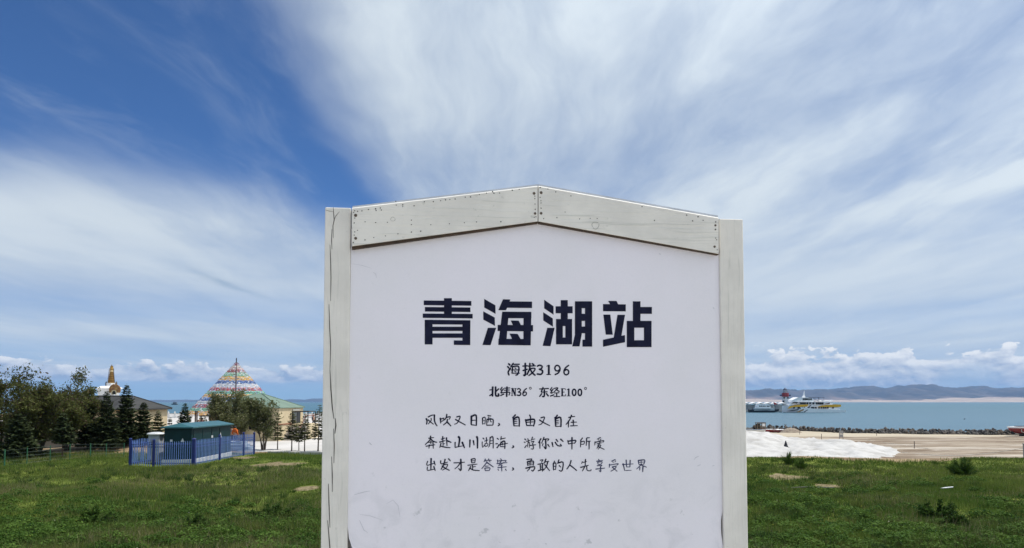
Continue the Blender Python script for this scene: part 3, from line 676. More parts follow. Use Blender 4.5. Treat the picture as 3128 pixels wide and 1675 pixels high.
    lineB = [
      [(22, (150, 200), (165, 250), (155, 315)), (16, (190, 165), (260, 130), (318, 122)), (20, (320, 122), (318, 220), (340, 300), (375, 350)), (14, (250, 190), (248, 240), (190, 310)), (16, (190, 225), (240, 270), (300, 315))],
      [(20, (440, 190), (450, 290)), (15, (440, 215), (515, 188), (500, 240), (455, 258)), (18, (575, 110), (565, 170), (530, 228)), (16, (560, 178), (648, 158), (622, 215)), (18, (588, 215), (570, 275), (505, 330)), (20, (585, 270), (660, 350))],
      [(16, (780, 165), (850, 150), (830, 220), (790, 290), (735, 315)), (18, (755, 215), (830, 260), (960, 330))],
      [(26, (1085, 150), (1080, 320)), (24, (1090, 152), (1182, 132), (1186, 340)), (13, (1090, 235), (1180, 230)), (15, (1085, 325), (1180, 338))],
      [(16, (1315, 190), (1315, 315)), (14, (1315, 185), (1370, 175), (1365, 310)), (10, (1320, 245), (1360, 240)), (11, (1315, 308), (1360, 306)), (16, (1425, 135), (1490, 145)), (14, (1405, 220), (1400, 340)), (18, (1405, 215), (1530, 215), (1530, 330)), (14, (1410, 335), (1530, 335)), (12, (1445, 165), (1440, 220), (1425, 280)), (12, (1475, 190), (1480, 258), (1512, 265))],
      [(18, (1650, 300), (1668, 325), (1635, 350))],
      [(20, (1995, 120), (1970, 150), (1935, 180)), (24, (1955, 195), (1965, 350)), (24, (1960, 200), (2065, 172), (2076, 358)), (11, (1975, 225), (2035, 220)), (11, (1980, 260), (2035, 255)), (11, (1985, 300), (2035, 292)), (13, (1975, 348), (2070, 350))],
      [(20, (2205, 220), (2230, 340)), (24, (2210, 235), (2388, 217), (2372, 355)), (18, (2290, 125), (2310, 180), (2305, 320)), (13, (2230, 275), (2370, 265)), (15, (2230, 340), (2370, 345))],
      [(14, (200, 605), (305, 590)), (18, (240, 560), (225, 640), (130, 735)), (18, (245, 625), (300, 670), (370, 690)), (12, (190, 690), (310, 680)), (14, (245, 665), (245, 730)), (14, (145, 770), (330, 740)), (14, (212, 740), (205, 815)), (16, (290, 700), (295, 815))],
      [(14, (460, 625), (535, 600)), (18, (490, 570), (495, 680)), (16, (425, 685), (540, 655)), (13, (495, 680), (500, 770)), (12, (500, 725), (535, 715)), (16, (455, 710), (430, 800)), (16, (455, 770), (560, 795), (645, 800)), (18, (568, 595), (580, 760)), (20, (590, 660), (665, 690))],
      [(28, (818, 575), (840, 620), (820, 770)), (17, (748, 690), (745, 795)), (13, (745, 795), (920, 760)), (24, (895, 690), (940, 800))],
      [(22, (1055, 640), (1050, 790)), (20, (1125, 655), (1140, 745)), (26, (1195, 575), (1210, 620), (1210, 810))],
      [(16, (1325, 603), (1350, 625)), (12, (1310, 680), (1308, 740), (1320, 795), (1350, 750)), (12, (1360, 665), (1430, 640)), (14, (1395, 590), (1400, 700)), (12, (1372, 710), (1365, 770), (1420, 760), (1420, 715), (1375, 712)), (14, (1472, 590), (1462, 740), (1440, 790)), (18, (1470, 600), (1530, 582), (1536, 810)), (10, (1475, 660), (1525, 655)), (10, (1475, 715), (1525, 710))],
      [(16, (1620, 608), (1650, 630)), (16, (1590, 720), (1630, 715)), (18, (1615, 800), (1650, 760)), (14, (1705, 570), (1690, 640)), (14, (1690, 622), (1790, 600)), (14, (1700, 680), (1682, 770), (1790, 780)), (20, (1705, 690), (1775, 668), (1775, 820)), (14, (1640, 745), (1835, 710)), (11, (1720, 700), (1735, 750))],
      [(18, (1945, 760), (1960, 788), (1925, 805))],
      [(16, (2190, 620), (2215, 640)), (14, (2178, 685), (2202, 696)), (14, (2190, 800), (2225, 750)), (14, (2250, 615), (2268, 648)), (14, (2225, 670), (2300, 650)), (12, (2265, 670), (2240, 790)), (12, (2265, 700), (2292, 700), (2280, 800)), (14, (2350, 580), (2325, 650)), (12, (2330, 630), (2400, 620)), (12, (2325, 680), (2382, 668), (2350, 710)), (14, (2352, 710), (2370, 820), (2320, 825)), (14, (2300, 755), (2420, 740))],
      [(22, (250, 1025), (245, 1260)), (14, (180, 1080), (165, 1165), (320, 1120)), (18, (310, 1080), (335, 1160)), (14, (175, 1200), (180, 1270), (330, 1240)), (18, (305, 1190), (335, 1275))],
      [(16, (450, 1070), (460, 1135), (590, 1100)), (18, (540, 1040), (510, 1150), (455, 1250)), (18, (610, 1030), (650, 1075)), (14, (500, 1160), (590, 1145), (560, 1220), (480, 1265)), (18, (480, 1180), (550, 1230), (630, 1270))],
      [(14, (720, 1115), (850, 1110), (945, 1100)), (20, (865, 1040), (870, 1265), (820, 1230)), (14, (850, 1120), (800, 1190), (740, 1240))],
      [(16, (1080, 1040), (1090, 1115)), (16, (1082, 1042), (1160, 1030), (1155, 1110)), (11, (1090, 1075), (1150, 1070)), (12, (1090, 1115), (1155, 1110)), (14, (1010, 1165), (1205, 1140)), (14, (1105, 1160), (1110, 1250)), (12, (1110, 1200), (1175, 1190)), (16, (1070, 1190), (1025, 1275)), (16, (1060, 1230), (1130, 1265), (1250, 1275))],
      [(14, (1375, 1035), (1345, 1095)), (10, (1370, 1065), (1420, 1060)), (11, (1385, 1070), (1395, 1100)), (12, (1445, 1030), (1425, 1080)), (12, (1440, 1055), (1500, 1065)), (11, (1460, 1070), (1470, 1100)), (14, (1410, 1100), (1300, 1235)), (16, (1410, 1110), (1540, 1200)), (12, (1370, 1185), (1440, 1180)), (14, (1360, 1225), (1375, 1280)), (14, (1360, 1225), (1470, 1220), (1450, 1275)), (12, (1375, 1275), (1450, 1275))],
      [(14, (1690, 1030), (1710, 1055)), (14, (1625, 1055), (1630, 1110)), (12, (1640, 1075), (1800, 1065), (1780, 1095)), (12, (1610, 1130), (1825, 1110)), (12, (1700, 1080), (1660, 1150), (1730, 1165)), (12, (1760, 1105), (1640, 1180)), (12, (1630, 1215), (1810, 1195)), (16, (1710, 1180), (1715, 1285)), (12, (1635, 1248), (1650, 1275)), (14, (1790, 1245), (1810, 1275))],
      [(18, (1940, 1220), (1958, 1245), (1930, 1268))],
      [(14, (2230, 1045), (2340, 1035), (2290, 1080)), (16, (2245, 1090), (2250, 1170)), (18, (2248, 1090), (2365, 1080), (2365, 1165)), (11, (2255, 1125), (2355, 1115)), (11, (2255, 1160), (2355, 1150)), (13, (2300, 1085), (2300, 1160)), (18, (2210, 1225), (2395, 1195), (2360, 1285), (2330, 1265)), (14, (2300, 1190), (2285, 1240), (2240, 1285))],
    ]
    lineC = [
      [(16, (85, 185), (160, 170), (140, 240), (100, 310), (40, 335)), (18, (55, 230), (140, 285), (270, 350))],
      [(20, (430, 130), (410, 160), (370, 185)), (24, (390, 200), (395, 365)), (25, (395, 205), (500, 182), (506, 372)), (11, (415, 245), (465, 235)), (11, (415, 280), (465, 275)), (11, (415, 315), (460, 310)), (13, (400, 365), (505, 365))],
      [(16, (670, 180), (720, 165), (800, 155)), (18, (730, 130), (690, 230), (615, 325)), (18, (665, 250), (665, 380)), (14, (720, 280), (840, 275)), (18, (765, 235), (770, 345)), (14, (710, 355), (855, 350))],
      [(20, (85, 625), (35, 710)), (18, (60, 690), (65, 830)), (16, (150, 595), (125, 660), (100, 720)), (16, (140, 640), (250, 630), (225, 670)), (20, (185, 660), (190, 838), (150, 790)), (14, (130, 730), (115, 780)), (16, (230, 745), (265, 795))],
      [(20, (320, 705), (340, 795)), (18, (385, 700), (440, 770), (520, 775), (490, 740)), (18, (405, 640), (445, 690)), (20, (500, 635), (555, 685))],
      [(16, (650, 665), (665, 730)), (18, (652, 680), (820, 660), (790, 725)), (14, (665, 735), (795, 715)), (20, (740, 600), (738, 845))],
      [(16, (960, 610), (925, 660)), (16, (925, 650), (920, 800)), (14, (935, 690), (1000, 680), (985, 740), (930, 740)), (14, (1060, 605), (1110, 605)), (16, (1050, 615), (1040, 770)), (14, (1050, 680), (1130, 675)), (18, (1100, 680), (1100, 845))],
      [(14, (1340, 600), (1270, 635)), (11, (1300, 640), (1310, 660)), (11, (1350, 630), (1335, 660)), (14, (1225, 690), (1220, 760)), (14, (1235, 700), (1405, 665), (1390, 700)), (12, (1265, 735), (1370, 710)), (14, (1330, 700), (1265, 830)), (12, (1280, 770), (1350, 760), (1290, 850)), (14, (1290, 790), (1420, 850))],
      [(14, (70, 1080), (130, 1070), (95, 1120)), (14, (20, 1165), (130, 1140)), (16, (70, 1160), (75, 1290)), (16, (120, 1145), (120, 1310)), (11, (75, 1205), (115, 1200)), (11, (75, 1240), (115, 1235)), (16, (30, 1300), (140, 1265)), (18, (190, 1055), (150, 1150)), (14, (170, 1115), (255, 1100)), (16, (230, 1110), (200, 1210), (140, 1290)), (16, (165, 1170), (270, 1300))],
      [(14, (375, 1095), (350, 1135)), (18, (345, 1150), (350, 1285)), (16, (347, 1150), (400, 1140), (395, 1275)), (11, (350, 1210), (395, 1205)), (12, (350, 1275), (395, 1265)), (16, (465, 1070), (435, 1150)), (18, (455, 1135), (550, 1120), (540, 1270), (510, 1310), (470, 1290)), (16, (470, 1190), (505, 1225))],
      [(18, (720, 1085), (690, 1180), (630, 1265)), (18, (710, 1190), (840, 1295))],
      [(14, (960, 1110), (940, 1150)), (12, (975, 1125), (1050, 1105)), (16, (1025, 1060), (1015, 1200)), (16, (920, 1230), (1085, 1185)), (16, (1005, 1220), (960, 1305)), (14, (1050, 1200), (1060, 1290), (1135, 1298), (1140, 1270))],
      [(14, (1300, 1060), (1315, 1080)), (12, (1255, 1100), (1390, 1080)), (12, (1280, 1120), (1290, 1165)), (12, (1280, 1120), (1375, 1110), (1350, 1160), (1290, 1165)), (12, (1270, 1195), (1370, 1185), (1335, 1215)), (14, (1240, 1265), (1430, 1245)), (16, (1340, 1215), (1345, 1315), (1310, 1295))],
      [(14, (1650, 1065), (1570, 1100)), (11, (1600, 1105), (1610, 1130)), (11, (1660, 1090), (1640, 1120)), (14, (1530, 1160), (1525, 1230)), (12, (1540, 1180), (1715, 1150), (1680, 1185)), (14, (1590, 1220), (1670, 1205), (1640, 1260), (1560, 1310)), (14, (1590, 1225), (1690, 1310))],
      [(12, (1800, 1170), (2030, 1155)), (16, (1880, 1075), (1890, 1220)), (16, (1965, 1080), (1960, 1220)), (10, (1890, 1220), (1960, 1220)), (16, (1815, 1150), (1850, 1295)), (10, (1870, 1295), (1990, 1290))],
      [(14, (2135, 1080), (2150, 1170)), (16, (2137, 1085), (2270, 1075), (2250, 1165)), (10, (2145, 1125), (2255, 1115)), (10, (2195, 1080), (2200, 1165)), (10, (2150, 1170), (2250, 1160)), (12, (2200, 1170), (2100, 1265)), (14, (2200, 1180), (2310, 1225)), (14, (2170, 1230), (2165, 1290)), (18, (2235, 1215), (2230, 1320))],
    ]
    for i, c in enumerate(lineB): stroke_char(c, *B, 1.58, True, inkw if i in (20, 21) else ink)
    for i, c in enumerate(lineC): stroke_char(c, *C, 1.58, True, inkw if i >= 12 else ink)
    lineD = [
      [(24, (668, 203), (695, 232)), (24, (648, 258), (672, 288)), (24, (705, 290), (660, 365), (675, 425)), (22, (760, 195), (712, 265)), (19, (750, 215), (880, 214)), (20, (748, 258), (735, 390)), (22, (748, 260), (865, 260), (852, 400), (810, 428)), (15, (715, 325), (885, 325)), (15, (730, 390), (885, 390)), (14, (790, 285), (815, 300)), (14, (785, 350), (815, 365))],
      [(20, (945, 250), (1035, 245)), (28, (995, 195), (995, 415), (965, 428)), (22, (950, 338), (1035, 312)), (18, (1045, 250), (1195, 245)), (24, (1085, 195), (1080, 300), (1030, 415)), (24, (1130, 202), (1165, 225)), (20, (1090, 300), (1188, 297), (1150, 370), (1065, 435)), (24, (1095, 310), (1130, 380), (1190, 430))],
      [(24, (1232, 252), (1280, 232), (1328, 258), (1310, 300), (1270, 313)), (26, (1275, 313), (1328, 335), (1335, 375), (1300, 412), (1230, 405))],
      [(14, (1418, 252), (1450, 238)), (30, (1459, 238), (1458, 412)), (12, (1415, 416), (1497, 416))],
      [(22, (1670, 320), (1638, 345), (1598, 338), (1577, 298), (1590, 252), (1625, 236), (1662, 256), (1680, 310), (1650, 380), (1582, 418))],
      [(22, (1850, 235), (1792, 280), (1757, 345), (1765, 400), (1802, 422), (1843, 397), (1848, 348), (1812, 318), (1772, 340))],
      [(16, (295, 720), (340, 715)), (28, (355, 660), (350, 840)), (20, (295, 832), (345, 800)), (26, (412, 660), (412, 815), (440, 838), (472, 835), (466, 795)), (20, (420, 745), (475, 697))],
      [(18, (540, 665), (510, 715), (550, 725)), (18, (565, 695), (515, 775), (560, 770)), (19, (510, 830), (575, 800)), (15, (585, 685), (690, 680)), (15, (580, 725), (685, 720)), (16, (575, 770), (688, 765), (675, 820)), (24, (635, 660), (630, 848))],
      [(9, (718, 690), (765, 690)), (13, (737, 690), (735, 830)), (8, (715, 832), (757, 832)), (24, (745, 692), (798, 830)), (13, (800, 690), (800, 834)), (8, (780, 690), (820, 690))],
      [(18, (838, 706), (870, 692), (900, 715), (885, 748), (858, 758)), (20, (862, 758), (900, 775), (905, 805), (880, 828), (832, 820))],
      [(18, (1022, 690), (975, 730), (947, 790), (960, 825), (990, 830), (1018, 800), (1010, 766), (982, 760), (958, 783))],
      [ring(1095, 685, 20, 20, 9)],
      [(17, (1275, 700), (1455, 690)), (20, (1345, 668), (1310, 758)), (15, (1310, 763), (1430, 755)), (24, (1370, 720), (1370, 835), (1335, 850)), (20, (1320, 790), (1278, 848)), (22, (1410, 790), (1448, 838))],
      [(17, (1520, 670), (1490, 720), (1530, 730)), (17, (1545, 700), (1495, 780), (1545, 770)), (18, (1490, 840), (1560, 815)), (15, (1560, 690), (1640, 680), (1560, 760)), (18, (1600, 710), (1665, 750)), (14, (1570, 780), (1660, 775)), (18, (1615, 780), (1615, 845)), (14, (1560, 850), (1675, 848))],
      [(24, (1722, 697), (1722, 833)), (10, (1700, 695), (1780, 695)), (10, (1781, 697), (1784, 720)), (11, (1720, 762), (1765, 762)), (11, (1700, 838), (1785, 836)), (10, (1786, 834), (1790, 805))],
      [(12, (1818, 715), (1845, 702)), (23, (1851, 700), (1850, 832)), (9, (1815, 838), (1882, 838))],
      [ring(1957, 767, 34, 62, 22)], [ring(2070, 768, 34, 62, 22)], [ring(2180, 690, 21, 21, 9)],
    ]
    for c in lineD: stroke_char(c, *D_, 1.36, False)
build_sign()
# ------------------------------------------------------------------ vegetation
def quads_from(centers, a, b):
    """leaf quads: centers (n,3), half axes a,b (n,3)"""
    V = np.stack([centers - a, centers - b * 0.6 , centers + a, centers + b * 0.6], 1).reshape(-1, 3)
    n = len(centers); Fc = np.arange(4 * n).reshape(n, 4); return V, Fc
def unit(v): return v / np.maximum(np.linalg.norm(v, axis=1, keepdims=True), 1e-9)

bark = mat('bark', (0.085, 0.065, 0.050), (0.045, 0.035, 0.028), 9, 0.95, 0.5, 20, stretch=(1, 1, 0.3))
bark_red = mat('bark_reddish', (0.12, 0.065, 0.045), (0.06, 0.036, 0.026), 9, 0.95, 0.5, 20, stretch=(1, 1, 0.3))
twigm = mat('twig_bark', (0.085, 0.070, 0.066), (0.055, 0.045, 0.042), 5, 0.95)
leafm = mat('leaf', (1, 1, 1), (0.86, 0.86, 0.82), 1.5, 0.75, attr='Col', spec=0.12, trans=0.35)
needlem = mat('needle', (1, 1, 1), (0.8, 0.8, 0.8), 3, 0.7, attr='Col', spec=0.2, trans=0.12)
grassm = mat('grass_blade', (1, 1, 1), (0.85, 0.85, 0.85), 0.8, 0.8, attr='Col', spec=0.10, trans=0.35)

def broadleaf(loc, height, spread, stems, seed, label, leaf_cols, n_leaf, lift=0.25, upright=0.5, bare=0.12, group=None, name='broadleaf_tree', barkm=None, leaf=0.10, up_taper=True):
    r = random.Random(seed); g = np.random.default_rng(seed)
    root = empty(name, loc); tag(root, label, 'tree', group)
    wood = MB(); tips = []
    def grow(p, d, ln, rad, lvl):
        n = 4 if lvl < 2 else 3; pts = [p]; q = p.copy(); dd = d.copy()
        for i in range(n):
            dd = (dd + Vector((r.gauss(0, .16), r.gauss(0, .16), r.gauss(0.05, .08) + upright * 0.06))).normalized()
            q = q + dd * ln / n; pts.append(q.copy())
            if lvl >= 2: tips.append((q.copy(), dd.copy(), lvl))
        wood.tube(pts, [rad * (1 - 0.62 * i / n) for i in range(n + 1)], 6 if lvl == 0 else (4 if lvl == 1 else 3), False)
        if lvl >= 3: return
        k = {0: 6, 1: 6, 2: 4}[lvl]
        for i in range(k):
            t = r.uniform(lift if lvl == 0 else 0.2, 1.0); j = min(int(t * n), n - 1)
            b = pts[j].lerp(pts[j + 1], t * n - j)
            side = Vector((r.gauss(0, 1), r.gauss(0, 1), r.gauss(0, .35))).normalized()
            nd = (dd * (0.55 + upright * .5) + side * (1.0 - upright * 0.35)).normalized()
            grow(b, nd, ln * r.uniform(.42, .62), rad * (1 - .6 * t) * .55, lvl + 1)
    for s in range(stems):
        a = 2 * math.pi * (s + r.random()) / stems
        d = Vector((math.cos(a) * 0.33 * spread, math.sin(a) * 0.33 * spread, 1)).normalized()
        grow(Vector((math.cos(a) * .10, math.sin(a) * .10, -0.1)), d, height * r.uniform(.60, .72), 0.022 * height * (1.25 if stems == 1 else 0.72), 0)
    P = np.array([t[0] for t in tips])
    # fit to the wanted height and width
    sx = spread * height * 0.5 / max(np.percentile(np.hypot(P[:, 0], P[:, 1]), 96), .1); sz = height / max(P[:, 2].max(), .1)
    S3 = np.array([sx, sx, sz])
    wood.v = [(v[0] * (sx if v[2] > 0.6 else 1 + (sx - 1) * max(v[2], 0) / 0.6), v[1] * (sx if v[2] > 0.6 else 1 + (sx - 1) * max(v[2], 0) / 0.6), v[2] * sz) for v in wood.v]
    tr = wood.build('trunk', barkm or bark, root)
    P = P * S3
    dens = np.clip(fbm(P[:, 0] * 1.1 + seed, P[:, 2] * 1.1 + P[:, 1], 3) * 3.4 - 1.25, 0.03, 1)
    topf = np.clip((P[:, 2] / height - (1 - bare)) / bare, 0, 1) if bare > 0 else np.zeros(len(P))
    dens = dens * (1 - 0.9 * topf) * (P[:, 2] > height * lift * 0.8)
    idx = g.choice(len(P), n_leaf, p=dens / dens.sum())
    C = P[idx] + g.normal(0, 0.055 * height ** 0.6, (n_leaf, 3)) * np.array([1, 1, .8])
    A = unit(g.normal(0, 1, (n_leaf, 3)) + np.array([0, 0, 0.25])) ; Bx = unit(np.cross(A, g.normal(0, 1, (n_leaf, 3))))
    sz_ = g.uniform(.55, 1.25, (n_leaf, 1)) * leaf
    V, Fc = quads_from(C, A * sz_, Bx * sz_ * 0.75)
    ca, cb, cc = (np.array(c) for c in leaf_cols)
    t = np.clip(fbm(C[:, 0] * .9 + seed, C[:, 2] * .9, 2) + g.normal(0, .18, n_leaf), 0, 1)[:, None]
    cl = ca * (1 - t) + cb * t; odd = g.random(n_leaf) < 0.14; cl[odd] = cc
    cl *= g.uniform(.8, 1.2, (n_leaf, 1))
    mesh_np('crown', V, Fc, leafm, root, np.repeat(cl, 4, 0))
    return root

def spruce(loc, height, width, seed, label, group=None, col_a=(0.030, 0.048, 0.026), col_b=(0.055, 0.080, 0.036), clear=0.10, sparse=1.0, name='spruce_tree', barkm=None, drop=0.32, tiers=None):
    r = random.Random(seed); g = np.random.default_rng(seed)
    root = empty(name, loc); tag(root, label, 'tree', group)
    wood = MB(); lean = r.gauss(0, .012)
    wood.tube([(0, 0, -0.1), (lean * height * .5, 0, height * .5), (lean * height, 0, height)], [height * .017, height * .010, 0.006], 6, False)
    Cs, As, Bs = [], [], []
    nt_ = tiers or int(height * 5.0)
    for i in range(nt_):
        t = (i + r.random() * .7) / nt_; z = height * (clear + (1 - clear) * t * 0.985)
        L = width * 0.5 * ((1 - t) ** 0.8) * r.uniform(.72, 1.15) + 0.05
        k = max(4, int((6 + 4 * (1 - t)) * sparse))
        for j in range(k):
            a = 2 * math.pi * (j + r.random() * .8) / k; ll = L * r.uniform(.65, 1.1)
            rise = 0.25 - drop * (1 - t) + r.gauss(0, .07)
            d = Vector((math.cos(a), math.sin(a), 0)); o = Vector((lean * z, 0, z))
            pts = [o, o + d * ll * .5 + Vector((0, 0, ll * .5 * (rise - .08))), o + d * ll + Vector((0, 0, ll * (rise + .10)))]
            if ll > .12: wood.tube(pts, [0.012 * (0.5 + ll), 0.008, .004], 3, False)
            m_ = max(5, int(ll * 44 * sparse))
            for q in range(m_):
                f = (q + r.random()) / m_; f = 0.12 + .88 * f
                p = pts[0].lerp(pts[1], f * 2) if f < .5 else pts[1].lerp(pts[2], f * 2 - 1)
                side = Vector((-d.y, d.x, 0)) * r.choice((-1, 1)); wl = ll * 0.36 * (1.1 - f) + 0.10
                dirn = (d * .75 + side * .9 + Vector((0, 0, r.gauss(-.12, .22)))).normalized()
                Cs.append(p + dirn * wl * .5); As.append(dirn * wl * .62); Bs.append(dirn.cross(Vector((r.gauss(0, .3), r.gauss(0, .3), 1))).normalized() * r.uniform(.075, .13))
    wood.build('trunk', barkm or bark, root)
    C, A, B = (np.array([tuple(v) for v in w]) for w in (Cs, As, Bs))
    V, Fc = quads_from(C, A, B); n = len(C)
    t = np.clip(g.normal(.5, .3, n), 0, 1)[:, None]; cl = np.array(col_a) * (1 - t) + np.array(col_b) * t
    cl *= g.uniform(.75, 1.25, (n, 1))
    mesh_np('crown', V, Fc, needlem, root, np.repeat(cl, 4, 0))
    return root

def base_at(px, d): x = gx(px, d); return (x, d, float(hz(x, d)))
def h_of(px, ytop, d):
    b = base_at(px, d); return at(px, ytop, d).z - b[2]
olive = ((0.072, 0.078, 0.026), (0.125, 0.125, 0.040), (0.080, 0.052, 0.030))
dusk = ((0.060, 0.072, 0.024), (0.120, 0.128, 0.040), (0.100, 0.070, 0.046))
greyg = ((0.110, 0.125, 0.050), (0.165, 0.180, 0.080), (0.240, 0.230, 0.150))
def plant_trees():
    B = [ # px, d, top y, spread (width/height), stems, seed, cols, leaves, lift, upright, bare, label
     (118, 50, 1100, 1.12, 5, 21, dusk, 25000, .20, .35, .30, 'tall dark broadleaf tree with bare twig tips, highest of the left group'),
     (6, 52, 1116, 1.0, 4, 22, dusk, 17000, .16, .35, .26, 'dark broadleaf tree cut by the left edge of the picture'),
     (212, 54, 1158, 0.92, 4, 23, olive, 16000, .22, .35, .22, 'brownish broadleaf tree with bare twigs beside the dark roof'),
     (690, 66, 1184, 0.72, 6, 24, greyg, 12000, .20, .75, .06, 'grey-green willow bush in front of the flag cone'),
     (741, 68, 1192, 0.40, 4, 25, greyg, 6500, .18, .80, .08, 'narrow upright willow between two willow bushes before the flag cone'),
     (808, 56.5, 1206, 0.62, 7, 26, greyg, 12000, .26, .80, .08, 'willow bush with several thin stems beside the green-roofed house')]
    for (px, d, yt, sp, st, sd, cols, nl, lift, up, bare, lab) in B:
        broadleaf(base_at(px, d), h_of(px, yt, d), sp, st, sd, lab, cols, nl, lift, up, bare, 'broadleaf trees behind the meadow')
    Sx = [ # px, d, top y, width px, seed, label, sparse, clear
     (62, 46.5, 1262, 150, 41, 'low wide spruce in the shade under the tall broadleaf tree', 1.1, .16),
     (197, 47.5, 1262, 92, 42, 'spruce with a bare reddish lower trunk left of the spruce row', .8, .36),
     (272, 54, 1180, 88, 43, 'spruce with a thin leader, leftmost of the row before the dark roof', 1.0, .08),
     (330, 53, 1190, 96, 44, 'spruce standing just left of the tallest spruce', 1.1, .07),
     (388, 55, 1172, 92, 45, 'tallest spruce, in front of the golden niche of the stupa', 1.15, .06),
     (440, 56, 1226, 84, 46, 'bushy spruce right of the tallest spruce, before the beige wall', 1.15, .07),
     (486, 60, 1252, 62, 47, 'short yellowish spruce behind the grey cabinet', 1.1, .06),
     (568, 76, 1230, 64, 48, 'spruce standing alone behind the green transformer kiosk', 1.15, .05),
     (521, 74, 1274, 30, 49, 'very small spruce at the corner of the dark-roofed building', 1.0, .05),
     (851, 57, 1264, 46, 51, 'thin young spruce at the foot of the beige steps', .7, .30),
     (894, 55, 1254, 46, 52, 'young spruce in front of the dark doorway', .75, .30),
     (916, 55.5, 1288, 36, 53, 'short young spruce between two taller young spruces', .7, .34),
     (933, 54, 1262, 44, 54, 'young spruce under the dark porch bracket', .7, .34),
     (974, 55, 1236, 54, 55, 'lanky young spruce right beside the sign post', .65, .28)]
    for (px, d, yt, wpx, sd, lab, spz, cl) in Sx:
        w = wpx / F * d; young = sd >= 51
        spruce(base_at(px, d), h_of(px, yt, d), w, sd, lab, 'young spruces in a row by the beige house' if young else 'spruces behind the meadow',
               (0.085, 0.095, 0.036) if young or sd == 47 else (0.040, 0.062, 0.026), (0.150, 0.160, 0.060) if young or sd == 47 else (0.085, 0.112, 0.040), cl, spz,
               barkm=bark_red if sd == 42 else None, tiers=int(h_of(px, yt, d) * (5.6 if young else 7.5)))
plant_trees()

